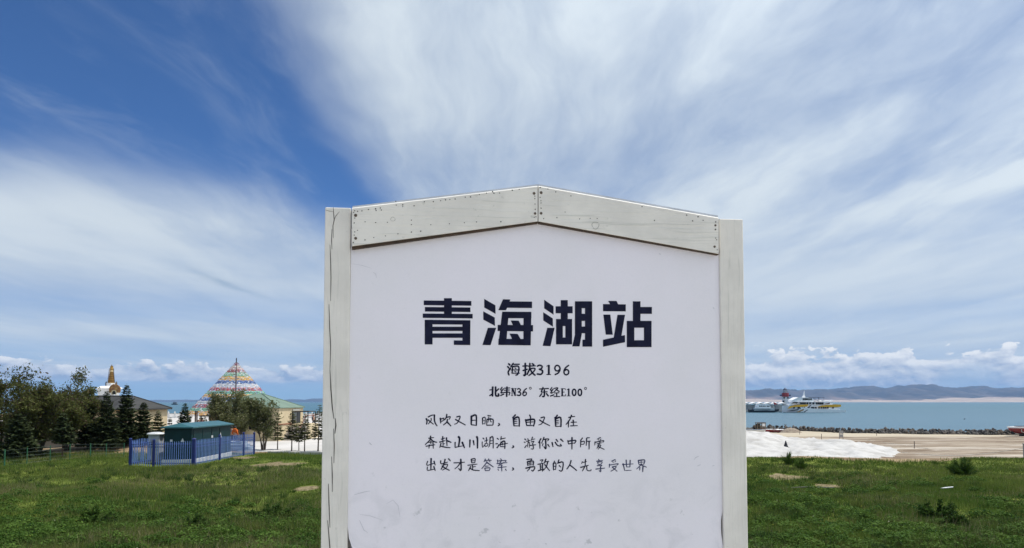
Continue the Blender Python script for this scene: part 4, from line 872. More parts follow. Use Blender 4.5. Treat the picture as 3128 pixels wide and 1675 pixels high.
# ---- meadow
def in_view(x, y, margin=1.6):
    k = x / y
    return np.abs(k) < IMG_W / 2 / F + margin / y
OBST = []      # rectangles without grass: x0,x1,y0,y1
def meadow():
    g = np.random.default_rng(5)
    Vs, Fs, Cs = [], [], []; off = 0
    def blades(n, y0, y1, hmin, hmax, wid, cols, power=1.0, mask=None, lean=.35):
        nonlocal off
        y = y0 + (y1 - y0) * g.random(n * 3) ** power; x = (g.random(n * 3) * 2 - 1) * (IMG_W / 2 / F * y + 1.6)
        ok = in_view(x, y) & (y < grass_edge(x) + g.normal(0, .35, len(x))) & (soil_mask(x, y) < g.random(len(x)) * .8)
        for (a, b, c, d) in OBST: ok &= ~((x > a) & (x < b) & (y > c) & (y < d))
        if mask is not None: ok &= mask(x, y)
        x, y = x[ok][:n], y[ok][:n]; n = len(x); z = hz(x, y) - 0.01
        hh = fbm(x * .55, y * .55, 3); h = (hmin + (hmax - hmin) * np.clip(hh * 1.9 - .45, 0, 1)) * g.uniform(.55, 1.25, n)
        a = g.random(n) * 2 * math.pi; w = wid * g.uniform(.6, 1.4, n)
        bx, by = np.cos(a) * w, np.sin(a) * w; la = g.random(n) * 2 * math.pi; lx, ly = np.cos(la) * h * lean * g.random(n), np.sin(la) * h * lean * g.random(n)
        V = np.stack([np.stack([x - bx, y - by, z], 1), np.stack([x + bx, y + by, z], 1), np.stack([x + lx, y + ly, z + h], 1)], 1).reshape(-1, 3)
        Fs.append(np.arange(3 * n).reshape(n, 3) + off); off += 3 * n; Vs.append(V)
        c0, c1, c2 = (np.array(c) for c in cols)
        t = np.clip(fbm(x * .35 + 9, y * .22, 4) * 1.8 - .4 + g.normal(0, .12, n), 0, 1)[:, None]
        c = c0 * (1 - t) + c1 * t
        dry = g.random(n) < np.clip(fbm(x * .25 + 31, y * .18 + 7, 3) * 1.6 - .72, .02, .6); c[dry] = c2
        c *= g.uniform(.75, 1.25, (n, 1)); Cs.append(np.repeat(c, 3, 0))
    gc = ((0.098, 0.168, 0.030), (0.190, 0.240, 0.052), (0.270, 0.245, 0.110))
    blades(300000, 15, 32, .06, .24, .011, gc, 1.25)
    blades(270000, 28, 53, .05, .19, .018, gc, 1.0)
    blades(42000, 15, 40, .18, .42, .007, ((0.100, 0.130, 0.036), (0.16, 0.17, 0.06), (0.29, 0.26, 0.14)), 1.3, lambda x, y: fbm(x * .3 + 50, y * .3, 3) > .50, .6)
    # tussocks: dense taller tufts
    ty = 15 + 30 * g.random(2700) ** 1.5; tx = (g.random(2700) * 2 - 1) * (IMG_W / 2 / F * ty + 1.2)
    ok = in_view(tx, ty, 1.0) & (ty < grass_edge(tx) - .5) & (soil_mask(tx, ty) < .2) & (fbm(tx * .3 + 70, ty * .3, 3) > .44)
    for (a, b, c_, d_) in OBST: ok &= ~((tx > a - .3) & (tx < b + .3) & (ty > c_ - .3) & (ty < d_ + .3))
    tx, ty = tx[ok], ty[ok]; k = 44; n = len(tx) * k
    rr = np.repeat(g.uniform(.06, .22, len(tx)), k); hh_ = np.repeat(g.uniform(.12, .36, len(tx)), k) * g.uniform(.5, 1.15, n); aa = g.random(n) * 6.283; q = g.random(n) ** .5
    bx = np.repeat(tx, k) + np.cos(aa) * rr * q; by = np.repeat(ty, k) + np.sin(aa) * rr * q; z = hz(bx, by) - .01; w = .010 * g.uniform(.6, 1.6, n); a2 = g.random(n) * 6.283
    lx = np.cos(aa) * hh_ * q * .6; ly = np.sin(aa) * hh_ * q * .6
    V = np.stack([np.stack([bx - np.cos(a2) * w, by - np.sin(a2) * w, z], 1), np.stack([bx + np.cos(a2) * w, by + np.sin(a2) * w, z], 1), np.stack([bx + lx, by + ly, z + hh_], 1)], 1).reshape(-1, 3)
    Fs.append(np.arange(3 * n).reshape(n, 3) + off); off += 3 * n; Vs.append(V)
    tcol = np.array([[.040, .085, .016], [.085, .140, .028], [.150, .180, .045], [.060, .105, .030]])[g.integers(0, 4, len(tx))]
    Cs.append(np.repeat(np.repeat(tcol, k, 0) * g.uniform(.75, 1.25, (n, 1)), 3, 0))
    # rank grass along the kiosk fence and along the meadow's far edge
    blades(16000, 38.2, 40.9, .15, .38, .012, gc, 1.0, lambda x, y: (x > -23) & (x < -16.6))
    blades(9000, 41, 51, .12, .34, .012, gc, 1.0, lambda x, y: (x > -17.4) & (x < -16.3))
    blades(14000, 43, 54, .12, .40, .013, gc, 1.0, lambda x, y: (x < -22) & (y > 44) | ((x > -16) & (x < -8) & (y > 48)))
    o = mesh_np('meadow_grass', np.concatenate(Vs), np.concatenate(Fs), grassm, None, np.concatenate(Cs)); tag(o, 'rough green meadow grass with dry stalks', 'grass', kind='stuff')

def weeds():
    """broadleaf ground cover in low mounds, uncountable"""
    g = np.random.default_rng(8)
    C, A, B, L = [], [], [], []
    n_m = 1800
    y = 14.5 + (37 - 14.5) * g.random(n_m * 5) ** 1.9; x = (g.random(n_m * 5) * 2 - 1) * (IMG_W / 2 / F * y + 1.2)
    dens = fbm(x * .22 + 3, y * .22 + 40, 3) * 1.8 - .55 + np.clip((26 - y) / 20, -.2, .35)
    ok = in_view(x, y, 1.0) & (g.random(len(x)) < dens) & (soil_mask(x, y) < .3)
    x, y = x[ok][:n_m], y[ok][:n_m]
    for xi, yi in zip(x, y):
        r = g.uniform(.18, .62); h = r * g.uniform(.30, .55); n = int(70 + 330 * r)
        p = g.normal(0, .45, (n, 2)); rr = np.hypot(p[:, 0], p[:, 1]); p = p[rr < 1.1]; rr = rr[rr < 1.1]; n = len(p)
        cx, cy = xi + p[:, 0] * r, yi + p[:, 1] * r
        z = hz(cx, cy) + h * np.clip(1 - rr ** 2, 0.05, 1) * g.uniform(.35, 1.05, n) + .02
        C.append(np.stack([cx, cy, z], 1)); a = unit(g.normal(0, 1, (n, 3)) * np.array([1, 1, .45])); A.append(a * g.uniform(.025, .06, (n, 1)))
        B.append(unit(np.cross(a, g.normal(0, .5, (n, 3)) + np.array([0, 0, 1]))) * g.uniform(.02, .045, (n, 1)))
        t = g.random(); c = np.array((0.044, 0.098, 0.015)) * (1 - t) + np.array((0.105, 0.178, 0.032)) * t
        L.append(c * g.uniform(.7, 1.3, (n, 1)))
    V, Fc = quads_from(np.concatenate(C), np.concatenate(A), np.concatenate(B))
    o = mesh_np('weed_cover', V, Fc, leafm, None, np.repeat(np.concatenate(L), 4, 0)); tag(o, 'low leafy green weeds growing through the meadow', 'weeds', kind='stuff')
    # pale flower heads
    k = 240; i = g.integers(0, len(x), k); fx = x[i] + g.normal(0, .4, k); fy = y[i] + g.normal(0, .4, k); fz = hz(fx, fy) + g.uniform(.12, .34, k)
    A = unit(g.normal(0, 1, (k, 3)) * np.array([1, 1, .3])) * .022; Bq = unit(np.cross(A, np.array([[0, .6, 1.0]]))) * .03
    V, Fc = quads_from(np.stack([fx, fy, fz], 1), A, Bq); cl = np.where(g.random((k, 1)) < .55, np.array([[.62, .64, .45]]), np.array([[.55, .50, .10]]))
    o = mesh_np('meadow_flowers', V, Fc, leafm, None, np.repeat(cl, 4, 0)); tag(o, 'scattered tiny pale and yellow flower heads', 'flowers', kind='stuff')

def shrub(px, py, wpx, hpx, seed, label, cols, n, spiky=True):
    d = 3.6 * F / (py - HORIZON); x = gx(px, d); z = float(hz(x, d)); g = np.random.default_rng(seed); s = d / F
    w, h = wpx * s / 2, hpx * s; root = empty('meadow_shrub', (x, d, z)); tag(root, label, 'shrub', 'shrubs standing out of the meadow')
    m = MB(); tips = []
    for i in range(26):
        a = g.random() * 6.283; q = g.random() ** .6
        e = Vector((math.cos(a) * w * q * g.uniform(.6, 1.25), math.sin(a) * w * q * .8 * g.uniform(.6, 1.25), h * (1.05 - .55 * q * q) * g.uniform(.45, 1.1)))
        m.tube([(0.02 * math.cos(a), .02 * math.sin(a), -.03), e * .5 + Vector((0, 0, h * .08)), e], [.010, .007, .003], 3, False); tips.append(e)
    m.build('stem', twigm, root)
    T = np.array([tuple(t) for t in tips]); i = g.integers(0, len(T), n); f = g.uniform(.25, 1.05, (n, 1))
    C = T[i] * f + g.normal(0, .07 * h, (n, 3)); C[:, 2] = np.maximum(C[:, 2], .02)
    A = unit(T[i] + g.normal(0, .25, (n, 3)) * np.linalg.norm(T[i], axis=1, keepdims=True)) if spiky else unit(g.normal(0, 1, (n, 3)))
    ln = (.14 if spiky else .05) * g.uniform(.5, 1.3, (n, 1)); A = A * ln; Bq = unit(np.cross(A, g.normal(0, 1, (n, 3)))) * (.012 if spiky else .04)
    V, Fc = quads_from(C, A, Bq); t = g.random((n, 1)); cl = np.array(cols[0]) * (1 - t) + np.array(cols[1]) * t
    mesh_np('foliage', V, Fc, leafm, root, np.repeat(cl * g.uniform(.75, 1.25, (n, 1)), 4, 0))
OBST += [(-21.9, -17.4, 41.2, 51.2)]
meadow(); weeds()
dg = ((0.032, 0.070, 0.013), (0.068, 0.120, 0.022)); lg = ((0.045, 0.095, 0.016), (0.085, 0.145, 0.026))
shrub(2404, 1424, 48, 36, 61, 'small bushy tuft at the meadow edge, just below the black cone', lg, 1500)
shrub(2440, 1436, 40, 32, 62, 'smaller bright tuft right beside the bushy tuft at the meadow edge', lg, 1300)
shrub(2932, 1456, 84, 48, 63, 'dark spiky rounded bush on the grassy rise at the right', dg, 3800)
shrub(2850, 1580, 150, 52, 64, 'broad dark leafy plant, widest in the right meadow', dg, 2600, False)
shrub(2905, 1612, 100, 40, 65, 'dark leafy plant directly in front of the broad dark one', dg, 1800, False)
shrub(605, 1616, 104, 46, 66, 'dark leafy plant alone in the middle of the left meadow', dg, 1500, False)
shrub(300, 1600, 190, 52, 67, 'wide dark leafy clump in the near left meadow', lg, 2800, False)
shrub(840, 1580, 150, 40, 69, 'ragged leafy clump in the left meadow nearest the sign', dg, 2000, False)
# ------------------------------------------------------------------ transformer kiosk and its fence
bluem = mat('fence_blue_paint', (0.012, 0.028, 0.18), (0.010, 0.022, 0.13), 6, 0.45, dirt=(0.06, 0.07, 0.12), dscale=12)
palem = mat('fence_pale_paint', (0.20, 0.33, 0.70), (0.16, 0.26, 0.62), 5, 0.45, dirt=(0.25, 0.28, 0.36), dscale=14)
conc = mat('concrete', (0.46, 0.45, 0.42), (0.36, 0.35, 0.33), 3, 0.9, 0.3, 30, dirt=(0.22, 0.21, 0.19))
whitec = mat('white_concrete', (0.74, 0.73, 0.70), (0.64, 0.63, 0.60), 2.5, 0.85, 0.2, 25, dirt=(0.48, 0.46, 0.42))
FX0, FX1, FY0, FY1 = -21.3, -17.75, 41.3, 50.9
def kiosk_fence():
    root = empty('picket_fence', ((FX0 + FX1) / 2, (FY0 + FY1) / 2, 2.4)); ox, oy = root.location.x, root.location.y
    tag(root, 'blue steel picket fence with pale pointed pickets around the green kiosk', 'fence')
    H = 1.42
    gz = lambda x, y: float(hz(x, y)) - 2.4
    def post(x, y, w=.12, hh=H + .08):
        m = MB(); z = gz(x, y); m.box((0, 0, hh / 2 - .05), (w, w, hh + .1)); m.box((0, 0, hh + .03), (w * 1.25, w * 1.25, .05), taper=.4)
        m.build('post', bluem, root, loc=(x - ox, y - oy, z))
    pk = MB(); pw = .036
    pk.prism([(-pw / 2, 0.04), (pw / 2, 0.04), (pw / 2, H - .10), (0, H), (-pw / 2, H - .10)], 'y', -.011, .011)
    proto = None
    def run(x0, y0, x1, y1, posts, pitch=.122):
        nonlocal proto
        L = math.hypot(x1 - x0, y1 - y0); ang = math.atan2(y1 - y0, x1 - x0)
        n = int(L / pitch)
        for i in range(1, n):
            t = i / n; x, y = x0 + (x1 - x0) * t, y0 + (y1 - y0) * t
            if min(math.hypot(x - a, y - b) for a, b in posts) < .09: continue
            if proto is None: proto = pk.build('picket', palem, root); o = proto
            else: o = proto.copy(); col.objects.link(o); o.parent = root
            o.location = (x - ox, y - oy, gz(x, y) + rnd.uniform(-.008, .008)); o.rotation_euler = (rnd.gauss(0, .006), 0, ang)
        for zr in (.16, H - .36, H - .20):
            m = MB(); z0, z1 = gz(x0, y0), gz(x1, y1); nx, ny = -math.sin(ang) * .026, math.cos(ang) * .026
            k = -1
            m.tube([(x0 - ox + nx * k, y0 - oy + ny * k, z0 + zr), (x1 - ox + nx * k, y1 - oy + ny * k, z1 + zr)], .024, 4)
            m.build('rail', bluem, root)
    pf = [(FX0, FY0), (-20.0, FY0), (FX1, FY0)]; pr = [(FX1, FY0), (FX1, 44.9), (FX1, 48.9), (FX1, FY1)]
    plf = [(FX0, FY0), (FX0, 45.5), (FX0, FY1)]
    for (x, y) in set(pf + pr + plf): post(x, y, .17 if (x, y) == (FX1, FY0) else .11)
    run(FX1, FY0, FX0, FY0, pf); run(FX1, FY1, FX1, FY0, pr, .19); run(FX0, FY0, FX0, FY1, plf, .19)
kiosk_fence()
def kiosk():
    x0, x1, y0, y1 = -20.1, -18.55, 42.5, 49.0; zg = float(hz(-19.3, 45)); rz = R(2.0)
    cx, cy = (x0 + x1) / 2, (y0 + y1) / 2
    root = empty('transformer_kiosk', (cx, cy, zg), rz); tag(root, 'dark green metal transformer kiosk with a low hipped roof inside the blue fence', 'transformer')
    w, l = x1 - x0, y1 - y0
    gm = mat('kiosk_green_paint', (0.006, 0.034, 0.035), (0.005, 0.027, 0.028), 2, 0.6, dirt=(0.012, 0.036, 0.034), dscale=5, spec=0.25)
    rm = mat('kiosk_roof_paint', (0.022, 0.115, 0.130), (0.018, 0.092, 0.108), 2, 0.38)
    MB().box((0, 0, .04), (w + .16, l + .16, .38)).build('plinth', whitec, root, bevel=.01)
    zb, zt = .232, 2.02
    MB().box((0, 0, (zb + zt) / 2), (w, l, zt - zb)).build('body', gm, root, bevel=.01)
    e = .16; m = MB()
    a, b, zr = w / 2 + e, l / 2 + e, zt + .29
    # gabled roof with slightly hipped ends
    vs = [(-a, -b, zt), (a, -b, zt), (a, b, zt), (-a, b, zt), (-a, -b, zt + .07), (a, -b, zt + .07), (a, b, zt + .07), (-a, b, zt + .07), (0, -b + .35, zr), (0, b - .35, zr)]
    m.add(vs, [(3, 2, 1, 0), (0, 1, 5, 4), (1, 2, 6, 5), (2, 3, 7, 6), (3, 0, 4, 7), (4, 5, 8), (5, 6, 9, 8), (6, 7, 9), (7, 4, 8, 9)])
    m.build('roof', rm, root)
    # doors on the long side (facing +x) and the end (facing -y)
    for i, (yc, dl) in enumerate(((-2.35, 1.35), (-.95, 1.35), (.45, 1.35), (1.85, 1.35))):
        dm = MB().box((w / 2 + .010, yc, (zb + zt) / 2 - .02), (.02, dl - .03, zt - zb - .2)).build('door', gm, root, bevel=.004)
        for zz in (zb + .35, zt - .4): MB().box((w / 2 + .028, yc - dl / 2 + .07, zz), (.02, .05, .12)).build('hinge', mat('dark_steel', (.03, .035, .035), None, 5, .5), dm)
    MB().box((-.02, -l / 2 - .010, (zb + zt) / 2 - .02), (w - .14, .02, zt - zb - .2)).build('door', gm, root, bevel=.004)
    wp = mat('plate_white', (.66, .67, .66), (.58, .59, .58), 30, .5)
    def tri_x(yc, zc, s): return MB().prism([(yc - s * .5, zc - s * .45), (yc + s * .5, zc - s * .45), (yc, zc + s * .55)], 'x', w / 2 + .021, w / 2 + .027)
    def tri_y(xc, zc, s): return MB().prism([(xc - s * .5, zc - s * .45), (xc + s * .5, zc - s * .45), (xc, zc + s * .55)], 'y', -l / 2 - .027, -l / 2 - .021)
    yel = wp
    tri_x(1.35, 1.42, .34).build('warning_plate', yel, root); tri_y(.28, 1.34, .22).build('warning_plate', yel, root)
    MB().box((w / 2 + .024, -.1, 1.40), (.006, .26, .14)).build('label_plate', wp, root)
    MB().box((-.36, -l / 2 - .024, 1.32), (.14, .006, .12)).build('label_plate', wp, root)
    MB().box((w / 2 + .024, -2.95, 1.36), (.006, .24, .17)).build('label_plate', mat('plate_red', (.45, .16, .18), (.5, .3, .3), 40, .5), root)
kiosk()
def cabinet():
    x, y = gx(481, 44.0), 44.0; z = float(hz(x, y)); root = empty('grey_cabinet', (x, y, z)); tag(root, 'light grey utility cabinet with a rounded cap left of the green kiosk', 'cabinet')
    gmat = mat('cabinet_grey', (.46, .48, .50), (.40, .42, .44), 3, .5, dirt=(.25, .26, .27))
    MB().box((0, 0, .80), (.66, .6, 1.6)).build('body', gmat, root, bevel=.03)
    MB().lathe((0, 0, 1.6), [(.50, 0), (.52, .04), (.47, .10), (.2, .15)], 20).build('cap', mat('cabinet_cap', (.62, .63, .62), None, 3, .5), root, smooth=False)
    MB().box((0, 0, .05), (.8, .74, .2)).build('plinth', conc, root)
    d = MB().box((.02, -.306, .86), (.52, .014, 1.28)).build('door', gmat, root, bevel=.004)
    MB().box((.20, -.318, 1.1), (.03, .02, .16)).build('handle', mat('dark_steel', (.03, .035, .035), None, 5, .5), d)
cabinet()
# ------------------------------------------------------------------ wire fence on the far left
def wire_fence():
    pts = [(-45, 41.5), (gx(22, 40.5), 40.5), (gx(90, 42.0), 42.0), (gx(160, 43.2), 43.2), (gx(220, 44.6), 44.6), (gx(282, 46.2), 46.2), (gx(330, 46.9), 46.9), (gx(384, 47.6), 47.6)]
    root = empty('wire_fence', (pts[1][0], pts[1][1], 2.4)); ox, oy = root.location.x, root.location.y
    tag(root, 'low green wire mesh fence with thin posts below the left trees', 'fence')
    gm = mat('fence_green_paint', (.030, .14, .065), (.022, .10, .05), 6, .5); wm = mat('fence_wire', (.12, .16, .13), None, 9, .5, metal=.4)
    g = lambda p: Vector((p[0] - ox, p[1] - oy, float(hz(*p)) - 2.4))
    for i, p in enumerate(pts):
        b = g(p); m = MB().tube([b + Vector((0, 0, -.1)), b + Vector((0, 0, .98))], .038 if i in (1, 5) else .026, 8); m.build('post', gm, root)
    for zr in (.12, .32, .52, .72, .92):
        MB().tube([g(p) + Vector((0, 0, zr)) for p in pts], .0032, 3, False).build('wire', wm, root)
    m = MB()
    for a, b in zip(pts[:-1], pts[1:]):
        n = max(2, int(math.hypot(b[0] - a[0], b[1] - a[1]) / .3))
        for k in range(1, n):
            q = (a[0] + (b[0] - a[0]) * k / n, a[1] + (b[1] - a[1]) * k / n); v = g(q); m.tube([v + Vector((0, 0, .10)), v + Vector((0, 0, .93))], .0022, 3, False)
    o = m.build('stay_wires', wm, root); o['kind'] = 'stuff'
wire_fence()
# ------------------------------------------------------------------ plaza, kerb
def plaza():
    pave = mat('pale_paving', (0.56, 0.53, 0.495), (0.48, 0.455, 0.42), 0.35, 0.9, 0.25, 12, dirt=(.38, .355, .315), dscale=.9)
    poly = [(-21.5, 62), (-20.5, 55), (-16.5, 54.2), (-12.5, 53.6), (-9.5, 53.2), (-7, 54.5), (-9, 70), (-34, 150), (-48, 228), (-125, 228), (-112, 150), (-52, 92), (-30, 73)]
    bm = bmesh.new(); vs = [bm.verts.new((x, y, 2.33)) for x, y in poly]; bm.faces.new(vs); me = bpy.data.meshes.new('plaza_pavement'); bm.to_mesh(me); bm.free()
    me.materials.append(pave); o = bpy.data.objects.new('plaza_pavement', me); col.objects.link(o); tag(o, kind='structure')
    m = MB(); L = [(-17.2, 52.3), (-14.6, 51.2), (-12.2, 51.0)]
    for a, b in zip(L[:-1], L[1:]):
        d = Vector((b[0] - a[0], b[1] - a[1], 0)); n = Vector((-d.y, d.x, 0)).normalized() * .11
        za = float(hz(*a)); A, Bv = Vector((*a, za)), Vector((*b, za))
        m.add([A - n, Bv - n, Bv + n, A + n] + [q + Vector((0, 0, .20)) for q in (A - n, Bv - n, Bv + n, A + n)], [(3, 2, 1, 0), (4, 5, 6, 7), (0, 1, 5, 4), (1, 2, 6, 5), (2, 3, 7, 6), (3, 0, 4, 7)])
    o = m.build('kerb', conc); tag(o, kind='structure')
    # stepped terrace seen through the fence behind the kiosk
    root = empty('stone_platform', (gx(722, 57.0), 57.0, 2.33)); tag(root, 'low blue-grey stone platform seen through the fence right of the kiosk', 'platform')
    bs = mat('grey_blue_stone', (.36, .42, .48), (.30, .35, .41), 2, .85, .2)
    for i in range(3): MB().box((-.6 * 0 - .1 * i, .35 * i, .10 + .2 * i), (1.9 - .3 * i, 2.4 - .6 * i, .2)).build('step', bs, root, bevel=.01)
plaza()
# ------------------------------------------------------------------ buildings
beige = mat('beige_render', (0.58, 0.475, 0.30), (0.53, 0.43, 0.27), 1.2, .9, .15, 40, dirt=(.45, .37, .24), dscale=2.5)
stonew = mat('dark_stone_wall', (.10, .095, .085), (.05, .048, .045), 1.6, .95, .5, 8)
glass = mat('dark_glass', (.012, .014, .016), (.02, .022, .024), 3, .35, spec=.2)
darkt = mat('dark_trim', (.022, .020, .020), (.03, .028, .026), 6, .5)
def hip(cx, cy, hw, hl, ze, zr, ridge, th=.12):
    """hip roof: half sizes, eave z, ridge z, half ridge length along x"""
    vs = [(cx - hw, cy - hl, ze), (cx + hw, cy - hl, ze), (cx + hw, cy + hl, ze), (cx - hw, cy + hl, ze)]
    vs += [(x, y, z + th) for x, y, z in vs] + [(cx - ridge, cy, zr), (cx + ridge, cy, zr)]
    return MB().add(vs, [(3, 2, 1, 0), (0, 1, 5, 4), (1, 2, 6, 5), (2, 3, 7, 6), (3, 0, 4, 7), (4, 5, 9, 8), (5, 6, 9), (6, 7, 8, 9), (7, 4, 8)])
def dark_roof_house():
    d = 70.0; xr = gx(511, 77.6); xl = gx(60, d); cx = (xl + xr) / 2; hw = (xr - xl) / 2
    zg = 2.3; root = empty('dark_roofed_house', (cx, d + 4, zg)); tag(root, 'low beige house with a broad dark grey hipped roof behind the spruces', 'house')
    ze = at(506, 1251, 77.8).z - zg; zr = at(320, 1211, d + 4).z - zg
    MB().box((0, 0, ze / 2 - .1), (hw * 2, 7.6, ze + .2)).build('wall', beige, root)
    rm = mat('grey_roof_sheet', (.030, .029, .027), (.048, .047, .044), 1.0, .7, .2, 10, stretch=(3, .3, 1), spec=.3)
    rdg = gx(408, d + 4) - cx; rf = hip(0, 0, hw + .3, 4.2, ze + .003, zr, rdg).build('roof', rm, root)
    for s in (-1, 1):
        for q in (-1, 1):
            MB().tube([(q * rdg, 0, zr + .02), (q * (hw + .3), s * 4.2, ze + .15)], .06, 6).build('hip_cap', darkt, rf)
    MB().tube([(-rdg, 0, zr + .02), (rdg, 0, zr + .02)], .07, 6).build('ridge_cap', darkt, rf)
    for k in range(int(2 * (hw - 1) / 1.1)):       # standing seams on the front slope
        x = -hw + 1.2 + k * 1.1; t = min(1, (hw - abs(x) + .3) / (hw + .3 - rdg))
        MB().tube([(x, -4.2, ze + .16), (x, -4.2 + 4.2 * t, ze + .16 + (zr - ze - .12) * t)], .022, 4).build('seam', rm, rf)
    for k, px in enumerate((150, 220, 290, 360)):
        x = gx(px, d) - cx; w = MB().box((x, -3.82, ze * .55), (1.1, .06, 1.2)).build('window', darkt, root)
        for q in (-.27, .27): MB().box((x + q, -3.86, ze * .55), (.46, .03, 1.04)).build('pane', glass, w)
    # low dark stone retaining wall and shadowed opening below
    r2 = empty('retaining_wall', (gx(330, 60), 60.4, 2.3)); tag(r2, 'low dark stone retaining wall behind the spruce trunks', 'wall')
    MB().box((0, 0, .45), (gx(404, 60) - gx(240, 60), .4, 1.1)).build('wall', stonew, r2); MB().box((0, 0, 1.04), (gx(404, 60) - gx(240, 60) + .1, .5, .09)).build('coping', conc, r2)
    r3 = empty('garden_wall', (gx(60, 58), 58.6, 2.3)); tag(r3, 'dim low plastered wall behind the trunks at the far left', 'wall')
    MB().box((0, 0, .55), (13, .3, 1.3)).build('wall', mat('dim_plaster', (.28, .25, .20), (.22, .20, .16), 1, .9), r3); MB().box((0, 0, 1.24), (13.1, .42, .08)).build('coping', conc, r3)
dark_roof_house()
def green_roof_house():
    y0, y1 = 69.0, 77.0; xr, xl = gx(927, y1), gx(640, y0); cx, cy = (xl + xr) / 2, (y0 + y1) / 2; hw = (xr - xl) / 2; zg = 2.33
    root = empty('green_roofed_house', (cx, cy, zg)); tag(root, 'beige house with a pale green hipped roof and outside steps to a dark door', 'house')
    ze = at(927, 1246, y1).z - zg; zr = at(792, 1203, cy).z - zg
    MB().box((0, 0, ze / 2 - .05), (hw * 2, y1 - y0, ze + .1)).build('wall', beige, root)
    rm = mat('green_roof_sheet', (.150, .215, .160), (.125, .185, .140), .7, .7, .15, 8)
    rf = hip(0, 0, hw + .12, 4.15, ze + .003, zr, .3, .07).build('roof', rm, root)
    for q in (-1, 1):
        for t in (-1, 1): MB().tube([(q * .3, 0, zr + .02), (q * (hw + .12), t * 4.15, ze + .09)], .045, 6).build('hip_cap', rm, rf)
    # everything below is on the long side that faces the lake promenade (+x)
    Y = lambda px: hw * 0 - xr * F / (IMG_W / 2 - px) - cy          # depth along the flank for a photo column
    def Zf(px, py): return at(px, py, Y(px) + cy).z - zg
    fx = hw
    ya, yb = Y(893), Y(917); zt, zb = Zf(905, 1259), Zf(905, 1293)
    w = MB().box((fx + .03, (ya + yb) / 2, (zt + zb) / 2), (.10, yb - ya, zt - zb)).build('door', darkt, root)
    MB().box((fx + .09, ya + (yb - ya) * .28, (zt + zb) / 2), (.03, (yb - ya) * .42, (zt - zb) * .9)).build('pane', mat('grey_glass', (.07, .075, .065), (.05, .055, .05), 3, .3), w)
    MB().box((fx + .09, ya + (yb - ya) * .76, (zt + zb) / 2), (.03, (yb - ya) * .42, (zt - zb) * .9)).build('pane', glass, w)
    MB().box((fx + .04, (ya + yb) / 2, Zf(905, 1252.5)), (.07, (yb - ya) * .9, .15)).build('name_board', mat('board_grey', (.32, .31, .28), (.5, .49, .46), 30, .7), root)
    b = MB(); zp = zt + .06; yq = cy + 0
    b.tube([(fx, ya, zp), (fx + 1.6, ya, zp)], .05, 6); b.tube([(fx, yb, zp), (fx + 1.6, yb, zp)], .05, 6); b.tube([(fx + 1.6, ya, zp), (fx + 1.6, yb, zp)], .05, 6); b.tube([(fx + 1.6, yb, zp), (fx + 1.6, yb, .02)], .05, 6); b.tube([(fx + 1.6, ya, zp), (fx + 1.6, ya, .02)], .05, 6)
    b.build('porch_frame', darkt, root)
    tz = max(zb - .06, .8); y_s = ya - .5
    MB().box((fx + .80, (y_s + 4.0) / 2, tz / 2), (1.60, 4.0 - y_s, tz)).build('terrace', beige, root)
    n = 8; st = mat('grey_step', (.44, .40, .35), (.37, .34, .30), 4, .9)
    for i in range(n): MB().box((fx + .80, y_s - .15 - .30 * i, tz * (n - i) / (n + 1) / 2), (1.6, .30, tz * (n - i) / (n + 1))).build('step', st, root)
    red = mat('red_rail', (.30, .10, .05), (.22, .07, .04), 9, .6)
    ye = y_s - .3 * n
    for x_ in (fx + 1.52,):
        MB().tube([(x_, 3.9, tz + .85), (x_, y_s, tz + .85), (x_, ye, .9)], .035, 6).build('handrail', red, root)
        for i in range(9):
            t = i / 8; MB().tube([(x_, y_s + (ye - y_s) * t, tz * (1 - t) - .02), (x_, y_s + (ye - y_s) * t, tz * (1 - t) + .85 + .05 * t)], .018, 5).build('baluster', darkt, root)
    MB().box((fx + .03, (Y(850) + ya) / 2 - .1, Zf(870, 1296)), (.06, ya - Y(850) - .2, .10)).build('ledge', red, root)
    # dark recessed front towards the trees
    fl = -(y1 - y0) / 2
    for q in (-.45, .35):
        w = MB().box((q * hw * 1.1, fl - .03, ze * .55), (1.5, .08, 1.2)).build('window', darkt, root); MB().box((q * hw * 1.1, fl - .08, ze * .55), (1.3, .03, 1.0)).build('pane', glass, w)
    MB().box((-hw * .62, fl - .9, ze * .78), (hw * .85, 1.8, .10)).build('porch_roof', darkt, root)
    for q in (-1.0, -.25): MB().tube([(q * hw, fl - 1.7, 0), (q * hw, fl - 1.7, ze * .77)], .06, 6).build('porch_post', darkt, root)
green_roof_house()
def twin_posts():
    d = 74.0
    for px, lab in ((599, 'left one of two dark brown poles behind the kiosk'), (604, 'right one of two dark brown poles behind the kiosk')):
        x = gx(px, d); zt = at(px, 1258, d).z; m = MB(); m.box((0, 0, (zt - 2.33) / 2), (.10, .10, zt - 2.33)); m.box((0, 0, zt - 2.33 + .03), (.14, .14, .06))
        o = m.build('brown_pole', mat('brown_wood', (.085, .040, .028), (.06, .03, .02), 6, .8)); o.location = (x, d, 2.33); tag(o, lab, 'pole', 'brown poles behind the kiosk')
twin_posts()
